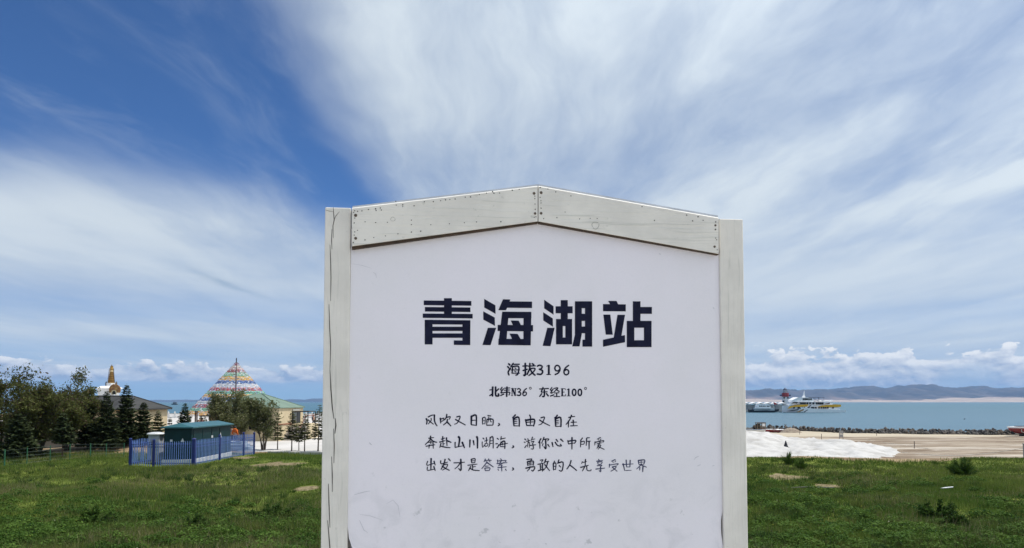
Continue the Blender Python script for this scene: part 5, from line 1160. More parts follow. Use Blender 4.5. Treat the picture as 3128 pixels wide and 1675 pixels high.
# ------------------------------------------------------------------ stupa
def stupa():
    d = 200.0; s = d / F; px0 = 340; x0 = gx(px0, d); zg = 2.33; root = empty('stupa', (x0, d, zg)); tag(root, 'white Buddhist stupa with a golden ringed spire and gilded niche above the dark roof', 'stupa')
    Z = lambda py: at(px0, py, d).z - zg
    wh = mat('stupa_white', (.80, .80, .79), (.74, .74, .73), .4, .8); gold = mat('gilded', (.50, .30, .055), (.36, .20, .035), 1.5, .42, metal=.45)
    dgold = mat('gilded_brown', (.26, .13, .04), (.18, .09, .03), 1.5, .55, metal=.3)
    ro = math.pi / 8
    MB().lathe((0, 0, 0), [(5.2, -.3), (5.2, 1.0), (4.6, 1.0), (4.6, 2.0), (4.0, 2.0), (4.0, 3.0)], 4, math.pi / 4).build('base', wh, root)
    MB().lathe((-7 * s, 0, 0), [(2.5, 2.9), (2.75, Z(1210)), (3.05, Z(1188.5)), (3.5, Z(1188)), (3.6, Z(1186.8))], 4, math.pi / 4 + .12).build('dome', wh, root)
    MB().lathe((-4 * s, 0, 0), [(3.55, Z(1186.8) + .003), (2.3, Z(1180)), (1.7, Z(1179.5))], 4, math.pi / 4 + .12).build('dome_shoulder', wh, root)
    MB().lathe((0, 0, 0), [(1.22, Z(1179.6)), (1.22, Z(1171)), (1.0, Z(1170.8))], 8, ro).build('harmika', wh, root)
    prof = []; n = 13
    for i in range(n):
        t = i / n; r0 = (10.6 - 5.4 * t) * s; z0 = Z(1170.8 - 34.5 * t); z1 = Z(1170.8 - 34.5 * (t + .55 / n)); z2 = Z(1170.8 - 34.5 * (i + 1) / n)
        rg = MB().lathe((0, 0, 0), [(r0 * .86, z0), (r0, z0 + .02), (r0, z1), (r0 * .86, z1 + .02), (r0 * .84, z2)], 14); rg.build('spire_ring', gold if i % 2 == 0 else dgold, root)
    MB().lathe((0, 0, 0), [(5.6 * s, Z(1136.2)), (5.8 * s, Z(1132)), (4.6 * s, Z(1131.5))], 12).build('collar', mat('pale_gold', (.72, .58, .34), None, 2, .5, metal=.2), root)
    MB().lathe((0, 0, 0), [(4.6 * s, Z(1131.5)), (4.4 * s, Z(1127)), (5.6 * s, Z(1126)), (4.2 * s, Z(1125)), (4.0 * s, Z(1120)), (5.0 * s, Z(1119.5)), (2 * s, Z(1118.5))], 12).build('crown_piece', gold, root)
    MB().lathe((0, 0, 0), [(1.6 * s, Z(1118.5)), (2.0 * s, Z(1116)), (.5 * s, Z(1114))], 8).build('finial', mat('lead_grey', (.22, .22, .24), None, 3, .5), root)
    og = mat('ornament_bronze', (.12, .10, .09), (.18, .14, .10), 2, .6, metal=.3)
    for q, pxo in ((-1, 324.5), (1, 355.5)):
        xo = (pxo - px0) * s; MB().lathe((xo, 0, 0), [(1.5 * s, Z(1180)), (2.6 * s, Z(1177)), (2.8 * s, Z(1172)), (1.8 * s, Z(1168)), (.3 * s, Z(1165))], 10).build('flame_ornament', og, root)
        MB().tube([(q * 10.5 * s, -.1, Z(1168)), (q * 6.5 * s, -.1, Z(1126))], .07, 5).build('chain', og, root)
    # gilded horseshoe niche, turned towards the viewer's right
    xn, yn = (367 - px0) * s, -2.6
    m = MB(); N = 26
    out, inn = [], []
    for k in range(N + 1):
        a = -0.35 * math.pi / 2 + (math.pi + .35 * math.pi) * k / N
        out.append((xn + 15.5 * s * math.cos(a) * (1.0 if math.sin(a) < .75 else .93), Z(1192) + 16.5 * s * math.sin(a))); inn.append((xn + (-2) * s + 5.5 * s * math.cos(a), Z(1202) + 7 * s * math.sin(a)))
    m.prism(out, 'y', yn, yn + .5).build('niche', mat('niche_gilt', (.42, .28, .085), (.22, .11, .05), 1.4, .55, .5, 4, metal=.25), root)
    MB().prism(inn, 'y', yn - .05, yn - .002).build('niche_opening', mat('niche_shadow', (.02, .022, .02), None, 3, .9), root)
    rim = [(Vector((a, yn - .08, b))) for a, b in out]; MB().tube(rim, .16, 6).build('niche_rim', dgold, root)
    rim = [(Vector((xn - 2 * s + (a - (xn - 2 * s)) * 1.25, yn - .06, Z(1202) + (b - Z(1202)) * 1.25))) for a, b in inn]; MB().tube(rim, .12, 6).build('niche_rim', mat('pale_stone_gilt', (.55, .48, .30), None, 2, .6), root)
    MB().box((xn, yn + .9, Z(1212) / 2 - .4), (4.2, 1.9, Z(1212) + .2)).build('niche_base', wh, root)
stupa()
# ------------------------------------------------------------------ prayer flag cone
def flag_cone():
    d = 200.0; s = d / F; px0 = 721; x0 = gx(px0, d); zg = 2.33
    root = empty('prayer_flag_cone', (x0, d, zg)); tag(root, 'tall cone of coloured prayer flags hung in stripes round a central pole', 'flag cone')
    Z = lambda py: at(px0, py, d).z - zg
    za = Z(1106); g = np.random.default_rng(3)
    fm = mat('flag_cloth', (1, 1, 1), (.92, .92, .92), 3, .85, attr='Col', spec=.1, trans=.35)
    bands = [(1106, 1117, (.34, .05, .05)), (1117, 1121.5, (.80, .77, .70)), (1121.5, 1128, (.74, .50, .44)), (1128, 1138, (.42, .11, .12)), (1138, 1150, (.24, .55, .33)), (1150, 1162, (.85, .48, .07)), (1162, 1172, (.03, .11, .40)),
             (1172, 1184, (.74, .76, .84)), (1184, 1194, (.55, .07, .08)), (1194, 1204, (.16, .50, .30)), (1204, 1214, (.86, .45, .04)), (1214, 1224, (.025, .11, .42)), (1224, 1234, (.76, .78, .84)), (1234, 1245, (.52, .04, .06)), (1245, 1254, (.15, .46, .26)), (1254, 1266, (.88, .45, .07)), (1266, 1271, (.80, .64, .52))]
    for (ya, yb, c) in bands:
        z1, z0 = Z(ya), max(Z(yb), .05); rows = max(2, int((z1 - z0) / .26)); Cc, A, B, L = [], [], [], []
        for r in range(rows):
            z = z0 + (z1 - z0) * (r + .5) / rows; rad = .87 * (za - z) + .10; n = max(6, int(2 * math.pi * rad / .36)); th = (np.arange(n) + g.random(n) * .5) / n * 2 * math.pi
            keep = g.random(n) < .93; th = th[keep]; n = len(th)
            rr = rad + g.normal(0, .04, n); sag = .10 * np.sin(th * 9) ** 2
            Cc.append(np.stack([rr * np.cos(th), rr * np.sin(th), z - sag + g.normal(0, .03, n)], 1))
            tw = th + math.pi / 2 + g.normal(0, .35, n); A.append(np.stack([np.cos(tw), np.sin(tw), g.normal(0, .1, n)], 1) * .20)
            B.append(np.stack([np.cos(th) * .32, np.sin(th) * .32, np.full(n, -.5)], 1) * .36 + g.normal(0, .03, (n, 3)))
            cl = np.tile(np.array(c), (n, 1)) * g.uniform(.65, 1.15, (n, 1)) * (1.1, .8, 1.0, .9)[r % 4]; cl = cl * .8 + .2 * np.array([.62, .58, .55]) * (1.6 if r % 3 == 2 else .5); w = g.random(n) < .12; cl[w] = np.array([.72, .70, .68]); w = g.random(n) < .02; cl[w] = np.array([.16, .13, .12]); L.append(np.clip(cl, 0, .85))
        Cc, A, B, L = (np.concatenate(q) for q in (Cc, A, B, L)); n = len(Cc)
        V = np.stack([Cc - A - B / 2, Cc + A - B / 2, Cc + A + B / 2, Cc - A + B / 2], 1).reshape(-1, 3)
        o = mesh_np('flag_band', V, np.arange(4 * n).reshape(n, 4), fm, root, np.repeat(L, 4, 0)); o['kind'] = 'stuff'
    MB().tube([(0, 0, 0), (0, 0, Z(1094))], [.22, .14], 8).build('pole', mat('dark_pole', (.05, .05, .07), None, 4, .6), root)
    kx, ky = -x0 / math.hypot(x0, d), -d / math.hypot(x0, d)
    q0, q1 = .87 * (za - Z(1126)) + .35, .87 * (za - Z(1202)) + .35
    MB().tube([(kx * q0, ky * q0, Z(1126)), (kx * q1, ky * q1, Z(1202))], .15, 6).build('ladder_rope', mat('rope_dark', (.08, .06, .055), None, 4, .8), root)
    MB().lathe((0, 0, 0), [(.87 * za + .2, -.3), (.87 * za + .2, .12), (.87 * za - .6, .14)], 40).build('base', whitec, root)
flag_cone()
# ------------------------------------------------------------------ white balustrades by the lake
def balustrade(px_a, px_b, d, lab):
    xa, xb = gx(px_a, d), gx(px_b, d); L = xb - xa; root = empty('white_balustrade', ((xa + xb) / 2, d, 2.33)); tag(root, lab, 'balustrade', 'white lakeside balustrades')
    n = max(3, int(round(L / 1.5))); ps = None
    for i in range(n + 1):
        m = None
        if ps is None:
            m = MB(); m.box((0, 0, .55), (.24, .24, 1.2)); m.lathe((0, 0, 1.15), [(.16, 0), (.18, .06), (.09, .12), (.13, .22), (.05, .36), (.01, .42)], 8)
            ps = m.build('post', whitec, root); o = ps
        else: o = ps.copy(); col.objects.link(o); o.parent = root
        o.location = (-L / 2 + L * i / n, 0, 0)
    pn = None
    for i in range(n):
        if pn is None:
            m = MB(); w = L / n - .24
            m.box((0, 0, .92), (w, .16, .12)); m.box((0, 0, .12), (w, .18, .14))
            for k in range(4): m.lathe((-w / 2 + w * (k + .5) / 4, 0, .19), [(.05, 0), (.085, .2), (.05, .4), (.06, .67)], 6)
            pn = m.build('panel', whitec, root); o = pn
        else: o = pn.copy(); col.objects.link(o); o.parent = root
        o.location = (-L / 2 + L * (i + .5) / n, 0, 0)
balustrade(498, 574, 168, 'white carved balustrade by the lake left of the flag cone')
balustrade(918, 1010, 168, 'white carved balustrade by the lake beside the sign post')
# ------------------------------------------------------------------ white sand heap
def heap_h(x, y):
    px = x / y * F + IMG_W / 2
    top = np.interp(px, [1980, 2070, 2150, 2210, 2290, 2340, 2400, 2440, 2500, 2560, 2620, 2680, 2730, 2765], [-.45, .35, 1.05, 1.30, 1.35, 1.22, .80, .62, .60, .60, .44, .16, -.06, -.35])
    yc = 64 - 8 * sstep(2350, 2720, px); yf = 49.4 - 1.2 * sstep(2300, 2700, px)
    t = (y - yf) / (yc - yf)
    front = np.clip(t, 0, 1) ** .75; back = 1 - sstep(0, 1, (y - yc) / 9)
    lump = (fbm(x * .45, y * .30, 4) - .5) * .55 + (fbm(x * 1.5, y * 1.0, 3) - .5) * .30 + (fbm(x * 4.0 + 7, y * 3.0, 2) - .5) * .14
    h = (.14 + top * .9) * np.where(y < yc, front, back) + lump * np.clip(t * 5, 0, 1) * np.where(y < yc + 6, 1, .2)
    return np.where(t < 0, t * 1.5, h) - .3 * sstep(2710, 2770, px) - .4 * (1 - sstep(1980, 2080, px))
def heap():
    xs = np.arange(9, 33, .22); ys = np.arange(47, 76, .22); X, Y = np.meshgrid(xs, ys); H = heap_h(X, Y)
    Z = hz(X, Y) + np.clip(H, -.4, 3); V = np.stack([X, Y, Z], -1).reshape(-1, 3); ny, nx = X.shape
    i = np.arange((ny - 1) * (nx - 1)); r = i // (nx - 1); c = i % (nx - 1); b = r * nx + c; Fc = np.stack([b, b + 1, b + nx + 1, b + nx], 1)
    Hf = H.ravel(); Fc = Fc[(Hf[Fc] > -.25).any(1)]
    used = np.unique(Fc); remap = np.full(len(V), -1); remap[used] = np.arange(len(used))
    m = mat('white_sand', (.52, .505, .48), (.41, .395, .37), .9, .95, 1.0, 2.2, dirt=(.30, .275, .24), dscale=.9)
    o = mesh_np('white_sand_heap', V[used], remap[Fc], m, None, None, True); tag(o, 'long lumpy heap of bright white sand on the beach', 'sand heap')
    return o
heap()
def on_right(px, d, extra=0.0):
    x = gx(px, d); z = float(hz(x, d)); h = float(heap_h(np.array(x), np.array(d))) if x < 33 and d < 76 else 0
    return (x, d, z + max(0, h) + extra)
def beach_bits():
    # black cone
    d = 55.5; p = on_right(2397, d); root = empty('black_cone', p); tag(root, 'small black marker cone standing on the white sand heap', 'cone')
    blk = mat('black_rubber', (.014, .015, .016), (.022, .023, .024), 8, .6)
    MB().lathe((0, 0, -.03), [(.17, .03), (.165, .06), (.03, .50), (.022, .52)], 14).build('body', blk, root); MB().box((0, 0, 0), (.38, .38, .05)).build('base', blk, root)
    # ladder stand
    d = 75.0; p = on_right(2566, d); root = empty('ladder_stand', p); tag(root, 'thin grey metal ladder stand on the beach right of the white sand', 'stand')
    gm = mat('weathered_steel', (.30, .28, .27), (.22, .20, .19), 9, .6)
    for q in (-.17, .17): MB().tube([(q * 1.15, 0, -.05), (q, 0, 1.25)], .028, 6).build('leg', gm, root)
    for z in (.32, .55, .95): MB().box((0, 0, z), (.33, .03, .035)).build('rung', gm, root)
    MB().box((0, -.03, 1.10), (.42, .03, .30)).build('board', mat('pale_board', (.44, .41, .37), (.38, .35, .32), 5, .8), root)
    MB().box((0, -.02, .74), (.34, .02, .26)).build('board', mat('pale_board', (.44, .41, .37), None, 5, .8), root)
    MB().box((.30, -.2, .12), (.30, .3, .26)).build('foot_box', mat('dark_trim', (.022, .02, .02), None, 6, .5), root)
    # rope posts
    wd = mat('grey_stake', (.22, .18, .15), (.15, .12, .10), 9, .9); rp = mat('pale_rope', (.62, .58, .50), None, 20, .9)
    stakes = []
    for px, yb, yt, lab in ((2506, 1341, 1324, 'short grey stake left of the ladder stand'), (2788, 1373, 1350, 'short grey stake on the open beach at the right'), (2440, 1326, 1314, 'tiny stake near the rock bank'), (2674, 1330, 1320, 'tiny stake right of the ladder stand')):
        z = 1.9; d = (EYE - z) * F / (yb - HORIZON); x = gx(px, d); d = (EYE - float(hz(x, d))) * F / (yb - HORIZON); x = gx(px, d); z = float(hz(x, d)); h = (yb - yt) / F * d
        o = MB().tube([(0, 0, -.1), (0, 0, h)], [.035, .03], 6).build('beach_stake', wd); o.location = (x, d, z); tag(o, lab, 'stake', 'stakes on the beach'); stakes.append((Vector((x, d, z + h * .9))))
    def rope(a, b, sag, lab):
        pts = [a.lerp(b, t / 10) - Vector((0, 0, sag * math.sin(math.pi * t / 10))) for t in range(11)]
        o = MB().tube([p_ - a for p_ in pts], .018, 4).build('beach_rope', rp); o.location = a; tag(o, lab, 'rope', 'ropes over the beach')
    def gp(px, d, e=.03): x = gx(px, d); return Vector((x, d, float(hz(x, d)) + e))
    rope(gp(2640, 84), gp(2830, 60), 0, 'pale rope lying slantwise across the sand right of the ladder stand')
    rope(gp(2750, 54.5), gp(3118, 47.5, .75), .35, 'pale rope sagging to the concrete post at the right edge')
    # concrete post at the right edge
    d = 46.2; x = gx(3128, d); z = float(hz(x, d)); zt = at(3124, 1357, d).z
    root = empty('concrete_post', (x, d, z)); tag(root, 'square grey concrete post cut by the right edge of the picture', 'post')
    MB().box((0, 0, (zt - z) / 2 - .1), (.26, .26, zt - z + .2)).build('shaft', conc, root, bevel=.01); MB().box((0, 0, zt - z + .01), (.30, .30, .05)).build('cap', conc, root, bevel=.008)
    # white litter in the grass
    d = 3.6 * F / (1501 - HORIZON); x = gx(2882, d); z = float(hz(x, d)) + .16
    o = MB().prism([(-.28, -.04), (-.05, -.06), (.26, -.02), (.30, .05), (-.05, .04)], 'z', -.012, .012).build('white_board_scrap', mat('scrap_white', (.70, .71, .72), None, 9, .6)); o.location = (x, d, z); o.rotation_euler = (R(8), R(-4), 0); tag(o, 'flat white scrap of board lying in the right meadow grass', 'scrap')
    d = 3.6 * F / (1487 - HORIZON); x = gx(2462, d); z = float(hz(x, d))
    o = MB().tube([(-1.1, 0, .10), (0, .05, .14), (1.1, 0, .12)], .02, 5).build('dark_pipe', mat('dark_hose', (.02, .025, .02), None, 9, .6)); o.location = (x, d, z); tag(o, 'thin dark pipe lying in the grass right of the sign', 'pipe')
beach_bits()
# ------------------------------------------------------------------ rock bank along the water
def revetment():
    root = empty('rock_bank', (50, 105, 1.5)); tag(root, 'long dark bank of rough stones along the water edge', 'rock bank')
    rm = [mat('bank_rock_dark', (.045, .043, .040), (.080, .075, .068), 1.5, .95, .6, 6), mat('bank_rock_pale', (.15, .135, .12), (.10, .092, .084), 1.5, .95, .6, 6), mat('bank_rock_brown', (.115, .095, .075), (.08, .068, .055), 1.5, .95, .6, 6)]
    g = random.Random(4); protos = []
    for k in range(7):
        bm = bmesh.new(); bmesh.ops.create_icosphere(bm, subdivisions=1, radius=1)
        for v in bm.verts: v.co *= g.uniform(.72, 1.18)
        me = bpy.data.meshes.new('stone'); bm.to_mesh(me); bm.free(); me.materials.append(rm[(0, 1, 0, 2, 0, 1, 2)[k]]); protos.append(me)
    n = 0
    x = 38.5
    while x < 78 and n < 298:
        for row, (dy, z, sc) in enumerate(((-1.1, .08, .27), (-.6, .30, .29), (-.1, .50, .27))):
            if n >= 298: break
            y = float(shore(x)) - 2.2 + dy + g.gauss(0, .12); zz = float(hz(x, y))
            o = bpy.data.objects.new('stone', protos[g.randrange(7)]); col.objects.link(o); o.parent = root
            s = sc * g.uniform(.7, 1.35); o.scale = (s * g.uniform(1.0, 1.5), s, s * g.uniform(.75, 1.1)); o.rotation_euler = (g.random() * 6, g.random() * 6, g.random() * 6)
            o.location = (x + g.gauss(0, .1) - 50, y - 105, 1.5 + z - 1.5 + g.gauss(0, .06)); n += 1
        x += .36
    # packed core of smaller rubble under the stones
    xs = np.arange(37, 80, .22); prof = [(-1.5, -.5), (-1.0, .04), (-.5, .24), (0, .36), (.9, .2), (2.4, -.6), (4.0, -1.6)]
    V = []
    for i, xx in enumerate(xs):
        for (dy, z) in prof: V.append((xx + g.gauss(0, .05) - 50, float(shore(xx)) - 2.0 + dy + g.gauss(0, .09) - 105, z + g.gauss(0, .09)))
    k = len(prof); Fc = [(i * k + j, (i + 1) * k + j, (i + 1) * k + j + 1, i * k + j + 1) for i in range(len(xs) - 1) for j in range(k - 1)]
    o = mesh_np('rubble', np.array(V), np.array(Fc), rm[0], root); o['kind'] = 'stuff'
revetment()
def boat_hull(L, B, H, bow=1.0, sheer=.25):
    """hull along x, bow at -L/2; returns MB. flared sections."""
    m = MB(); n = 14; vs = []; secs = []
    for i in range(n + 1):
        t = i / n; x = -L / 2 + L * t
        w = B / 2 * (1 - (1 - min(t / .45, 1)) ** 2.2) ** .8 if t < .45 else B / 2 * (1 - .12 * (t - .45))
        w = max(w, .03); z = H * (1 + sheer * max(0, 1 - t / .6) ** 2); kx = .16 * H * bow * max(0, 1 - t / .3)
        secs.append([(x + kx * 4, 0, 0 if t > .25 else H * .45 * (1 - t / .25) ** 1.5), (x + kx * 2.2, w * .70, H * .22 + (H * .4 * (1 - t / .25) if t < .25 else 0)), (x, w, z), ])
    for s in secs: vs += [s[2], s[1], s[0], (s[1][0], -s[1][1], s[1][2]), (s[2][0], -s[2][1], s[2][2])]
    fs = [(i * 5 + j, (i + 1) * 5 + j, (i + 1) * 5 + j + 1, i * 5 + j + 1) for i in range(n) for j in range(4)]
    fs += [(i * 5 + 4, (i + 1) * 5 + 4, (i + 1) * 5, i * 5) for i in range(n)] + [(0, 1, 2, 3, 4), tuple(n * 5 + j for j in (4, 3, 2, 1, 0))]
    return m.add(vs, fs), secs
bw = mat('boat_white', (.90, .90, .89), (.85, .85, .84), .5, .5); rd = mat('boat_red', (.26, .012, .022), (.20, .010, .018), 1, .3, coat=.3)
def red_boat():
    d = 97.0; x = gx(3072, d) + 3.3; z = float(hz(x, d)); root = empty('red_motor_boat', (x, d, z)); tag(root, 'red motor boat with a white deck at the right edge of the beach', 'boat')
    m, secs = boat_hull(6.6, 2.1, .78, 1.0, .15); h = m.build('hull', rd, root); h.location = (0, 0, .30)
    MB().prism([(s[2][0], s[2][1] * 1.03) for s in secs] + [(s[2][0], -s[2][1] * 1.03) for s in reversed(secs)], 'z', 1.06, 1.25).build('deck', bw, root)
    MB().tube([(-1.9, -.70, .95), (-1.95, -.74, .62), (-1.72, -.80, .50), (-1.5, -.86, .62), (-1.48, -.86, .80)], .045, 6).build('mooring_rope', mat('pale_rope', (.62, .58, .50), None, 20, .9), root)
    MB().prism([(-.6, 1.25), (-.2, 1.75), (-.1, 1.75), (-.3, 1.25)], 'y', -.8, .8).build('windscreen', glass, root)
    MB().box((-1.4, 0, 1.29), (1.3, 1.0, .09)).build('hatch', mat('navy_cover', (.02, .03, .07), None, 5, .7), root)
    MB().box((1.2, 0, 1.5), (1.6, 1.3, .5)).build('seat', mat('navy_cover', (.02, .03, .07), None, 5, .7), root, bevel=.08)
    for q in (-1.1, 1.5): MB().box((q, 0, .2), (.3, 1.5, .45)).build('cradle', mat('dark_trim', (.022, .02, .02), None, 6, .5), root)
red_boat()
def shore_clutter():
    # wooden hut frame with a white board
    d = 114.0; x = gx(2321, d); z = float(hz(x, d)); s = d / F; root = empty('wooden_hut_frame', (x, d, z)); tag(root, 'open wooden hut frame with a white board beside the rock bank', 'hut frame')
    wd = mat('hut_wood', (.22, .17, .11), (.15, .115, .075), 4, .9); w, h = 24 * s, 25 * s
    for a in (-.5, .05, .5):
        for b in (-.4, .4): MB().box((a * w, b, h / 2), (.09, .09, h)).build('post', wd, root)
    for zz in (.35, .65, .98): MB().box((0, -.44, h * zz), (w + .1, .05, .09)).build('rail', wd, root)
    MB().box((-.22 * w, .41, h * .55), (w * .45, .03, h * .7)).build('back_board', mat('dark_trim', (.022, .02, .02), None, 6, .5), root)
    MB().box((0, 0, h + .05), (w * 1.12, 1.1, .07)).build('roof_board', mat('brown_wood', (.085, .04, .028), None, 6, .8), root)
    MB().box((.26 * w, -.50, h * .78), (w * .36, .04, h * .34)).build('white_board', bw, root)
    # boats drawn up by the hut
    def small(px, d, L, c, rot, lab, name='rowing_boat'):
        x = gx(px, d); z = float(hz(x, d)); r = empty(name, (x, d, z), rot); tag(r, lab, 'boat', 'small boats drawn up by the rock bank'); m, secs = boat_hull(L, 1.2, .42, .8, .3); m.build('hull', c, r).location = (0, 0, .02)
        MB().prism([(q[2][0], q[2][1] * 1.06) for q in secs] + [(q[2][0], -q[2][1] * 1.06) for q in reversed(secs)], 'z', .43, .49).build('gunwale', bw if c is not bw else mat('boat_grey', (.25, .28, .32), None, 3, .5), r)
    small(2352, 110, 2.8, rd, .1, 'faded red rowing boat next to the wooden hut frame'); small(2384, 108, 2.4, mat('boat_faded_red', (.24, .06, .06), (.18, .05, .05), 2, .6), -.15, 'dull red rowing boat, second from the wooden hut frame')
    small(2290, 106, 4.0, bw, .05, 'white rowing boat half hidden behind the sign post')
    # low sand mound
    d = 107.0; x = gx(2412, d); g = np.random.default_rng(2); n = 14; V = []; 
    for i in range(n):
        for j in range(n):
            u, v = i / (n - 1) * 2 - 1, j / (n - 1) * 2 - 1; h = max(0, 1 - u * u - v * v) ** .8 * .75 + g.normal(0, .03); V.append((x + u * 1.6, d + v * 1.2, float(hz(x + u * 1.6, d + v * 1.2)) + h - .05))
    o = mesh_np('gravel_mound', np.array(V), np.array([(i * n + j, (i + 1) * n + j, (i + 1) * n + j + 1, i * n + j + 1) for i in range(n - 1) for j in range(n - 1)]), mat('gravel_brown', (.22, .17, .13), (.30, .25, .19), 3, .95, .8, 8), None, None, True); tag(o, 'small brown gravel mound in front of the rock bank', 'mound')
shore_clutter()
# ------------------------------------------------------------------ ferry, launch, lighthouse, landing stage
yel = mat('boat_yellow', (.80, .42, .012), (.72, .37, .010), 1, .35); blk2 = mat('boat_black', (.015, .016, .02), (.025, .026, .03), 2, .4)
def ferry():
    d = 421.0; q = 41.6; x_b = gx(2270 + 870 / 7.806, d); L = 36.9
    root = empty('passenger_ferry', (x_b + L / 2, d, 0), R(9)); tag(root, 'large white passenger ferry with yellow and black stripes on the lake', 'ferry')
    X = lambda a: (a - 870) / q - L / 2
    Z = lambda b: (700 - b) / q
    W = 4.4
    # hull with raked bow
    pts = [(X(885), Z(712)), (X(870), Z(600)), (X(862), Z(545)), (X(1500), Z(600)), (X(1600), Z(625)), (X(2385), Z(645)), (X(2395), Z(712))]
    def slab(poly, w0, w1, taper_x=None):
        m = MB(); m.prism(poly, 'y', -w0, w0)
        if taper_x is not None: m.v = [(x, y * (1 if x > taper_x else max(.06, 1 - ((taper_x - x) / (taper_x - X(860))) ** 2)), z) for x, y, z in m.v]
        return m
    def hullm():
        m = MB(); N = 20; vs = []
        for i in range(N + 1):
            t = i / N; x = X(862) + (X(2390) - X(862)) * t; px = 862 + (2390 - 862) * t
            zt = Z(np.interp(px, [862, 1100, 1500, 1650, 2390], [545, 560, 600, 622, 645])); w = W * (1 - (1 - min(1, t / .30)) ** 2.4) + .05
            vs += [(x, w, zt), (x + .02 * (1 - t), w * (.72 + .2 * min(1, t / .3)), -.4), (x, -w * (.72 + .2 * min(1, t / .3)), -.4), (x, -w, zt)]
        fs = [(i * 4 + j, (i + 1) * 4 + j, (i + 1) * 4 + j + 1, i * 4 + j + 1) for i in range(N) for j in range(3)] + [(i * 4 + 3, (i + 1) * 4 + 3, (i + 1) * 4, i * 4) for i in range(N)] + [(0, 1, 2, 3), (N * 4 + 3, N * 4 + 2, N * 4 + 1, N * 4)]
        return m.add(vs, fs)
    hull = hullm().build('hull', bw, root)
    MB().box((X(1620), 0, .05), (X(2380) - X(900), W * 1.86, .28)).build('waterline', blk2, hull)
    low = slab([(X(1010), Z(600)), (X(1010), Z(560)), (X(1250), Z(515)), (X(2260), Z(515)), (X(2240), Z(600)), (X(2200), Z(632))], W * .93, 0, X(1500)).build('lower_saloon', bw, root)
    # side stripes (proud plates) on the side facing the shore
    ys = -W * .955
    def stripe(poly, m, k): MB().prism([(X(a), Z(b)) for a, b in poly], 'y', ys - .06 - .02 * k, ys - .01 - .02 * k).build('stripe', m, low)
    stripe([(1150, 520), (1430, 510), (1400, 562), (1180, 568), (1030, 578), (960, 606), (900, 612), (960, 548)], yel, 1); stripe([(1640, 574), (1790, 532), (2120, 508), (2270, 516), (2262, 566), (2130, 578)], yel, 1)
    stripe([(1180, 628), (1420, 560), (1560, 522), (1600, 516), (1500, 560), (1330, 610)], bw, 2); stripe([(1300, 690), (1420, 620), (1500, 600), (1480, 615), (1380, 660), (1330, 698)], blk2, 3)
    stripe([(885, 668), (1020, 640), (1150, 625), (1200, 612), (1160, 645), (1000, 668)], blk2, 2); stripe([(1120, 690), (1240, 640), (1310, 612), (1360, 600), (1300, 650), (1180, 698)], mat('boat_tan', (.42, .26, .12), None, 2, .5), 2); stripe([(1370, 600), (1480, 530), (1510, 524), (1440, 585)], blk2, 3)
    for a in (1048, 1160, 1202, 1256, 1314, 1370, 1420, 1500, 1545, 1600, 1685, 1742, 1800, 1850, 1905, 2040):
        MB().box((X(a + 18), ys - .03, Z(588)), (1.0 if a > 1100 else 1.1, .10, 1.0)).build('window', glass, low)
    up = slab([(X(1020), Z(514.5)), (X(1060), Z(460)), (X(1240), Z(452)), (X(2090), Z(452)), (X(2090), Z(464)), (X(2060), Z(514.5))], W * .84, 0, X(1350)).build('upper_saloon', bw, root)
    for a in (1240, 1290, 1340, 1400, 1470, 1555, 1640, 1690, 1740, 1790): MB().box((X(a + 18), -W * .85, Z(487)), (1.08, .10, 1.05)).build('window', glass, up)
    MB().prism([(X(1830), Z(500)), (X(1990), Z(468)), (X(1985), Z(498))], 'y', -W * .87, -W * .845).build('brown_panel', mat('boat_brown', (.12, .06, .05), None, 3, .6), up)
    MB().prism([(X(1065), Z(485)), (X(1090), Z(462)), (X(1210), Z(458)), (X(1180), Z(488))], 'y', -W * .62, W * .62).build('front_window', glass, up)
    br = slab([(X(1050), Z(451.5)), (X(1085), Z(405)), (X(1170), Z(360)), (X(1220), Z(346)), (X(1450), Z(346)), (X(1600), Z(385)), (X(1600), Z(451.5))], W * .70, 0, X(1300)).build('bridge', bw, root)
    for a in (1340, 1385, 1430, 1480, 1530): MB().box((X(a), -W * .71, Z(388)), (.95, .10, .95)).build('window', glass, br)
    MB().prism([(X(1165), Z(392)), (X(1185), Z(368)), (X(1300), Z(366)), (X(1280), Z(396))], 'y', -W * .5, W * .5).build('front_window', glass, br)
    MB().prism([(X(1370), Z(345.5)), (X(1410), Z(290)), (X(1436), Z(190)), (X(1446), Z(190)), (X(1438), Z(290)), (X(1465), Z(345.5))], 'y', -.35, .35).build('mast_fin', bw, root)
    cp = MB().box((X(1665), 0, Z(346)), ((1880 - 1452) / q, W * 1.35, .16)).build('canopy', mat('canopy_dark', (.05, .055, .08), None, 3, .7), root)
    for a in (1640, 1740, 1870):
        for b in (-1, 1): MB().tube([(X(a), b * W * .6, Z(452)), (X(a), b * W * .6, Z(347))], .07, 5).build('canopy_post', mat('dark_trim', (.022, .02, .02), None, 6, .5), cp)
    rl = MB()
    for b in (-1, 1):
        for zz in (410, 430): rl.tube([(X(1610), b * W * .80, Z(zz)), (X(2085), b * W * .80, Z(zz))], .05, 4)
        for a in range(1610, 2090, 40): rl.tube([(X(a), b * W * .80, Z(452)), (X(a), b * W * .80, Z(408))], .04, 4)
    rl.build('railing', bw, root)['kind'] = 'stuff'
    for b in (-1, 1): MB().box((X(1960), b * W * .5, Z(425)), (6.2, .9, .75)).build('life_raft_bench', bw, root, bevel=.15)
    rl = MB()
    for b in (-1, 1):
        rl.tube([(X(2240), b * W * .9, Z(560)), (X(2240), b * W * .9, Z(640))], .09, 5); rl.tube([(X(2120), b * W * .9, Z(570)), (X(2150), b * W * .9, Z(640))], .09, 5)
    rl.build('stern_posts', bw, root)['kind'] = 'stuff'
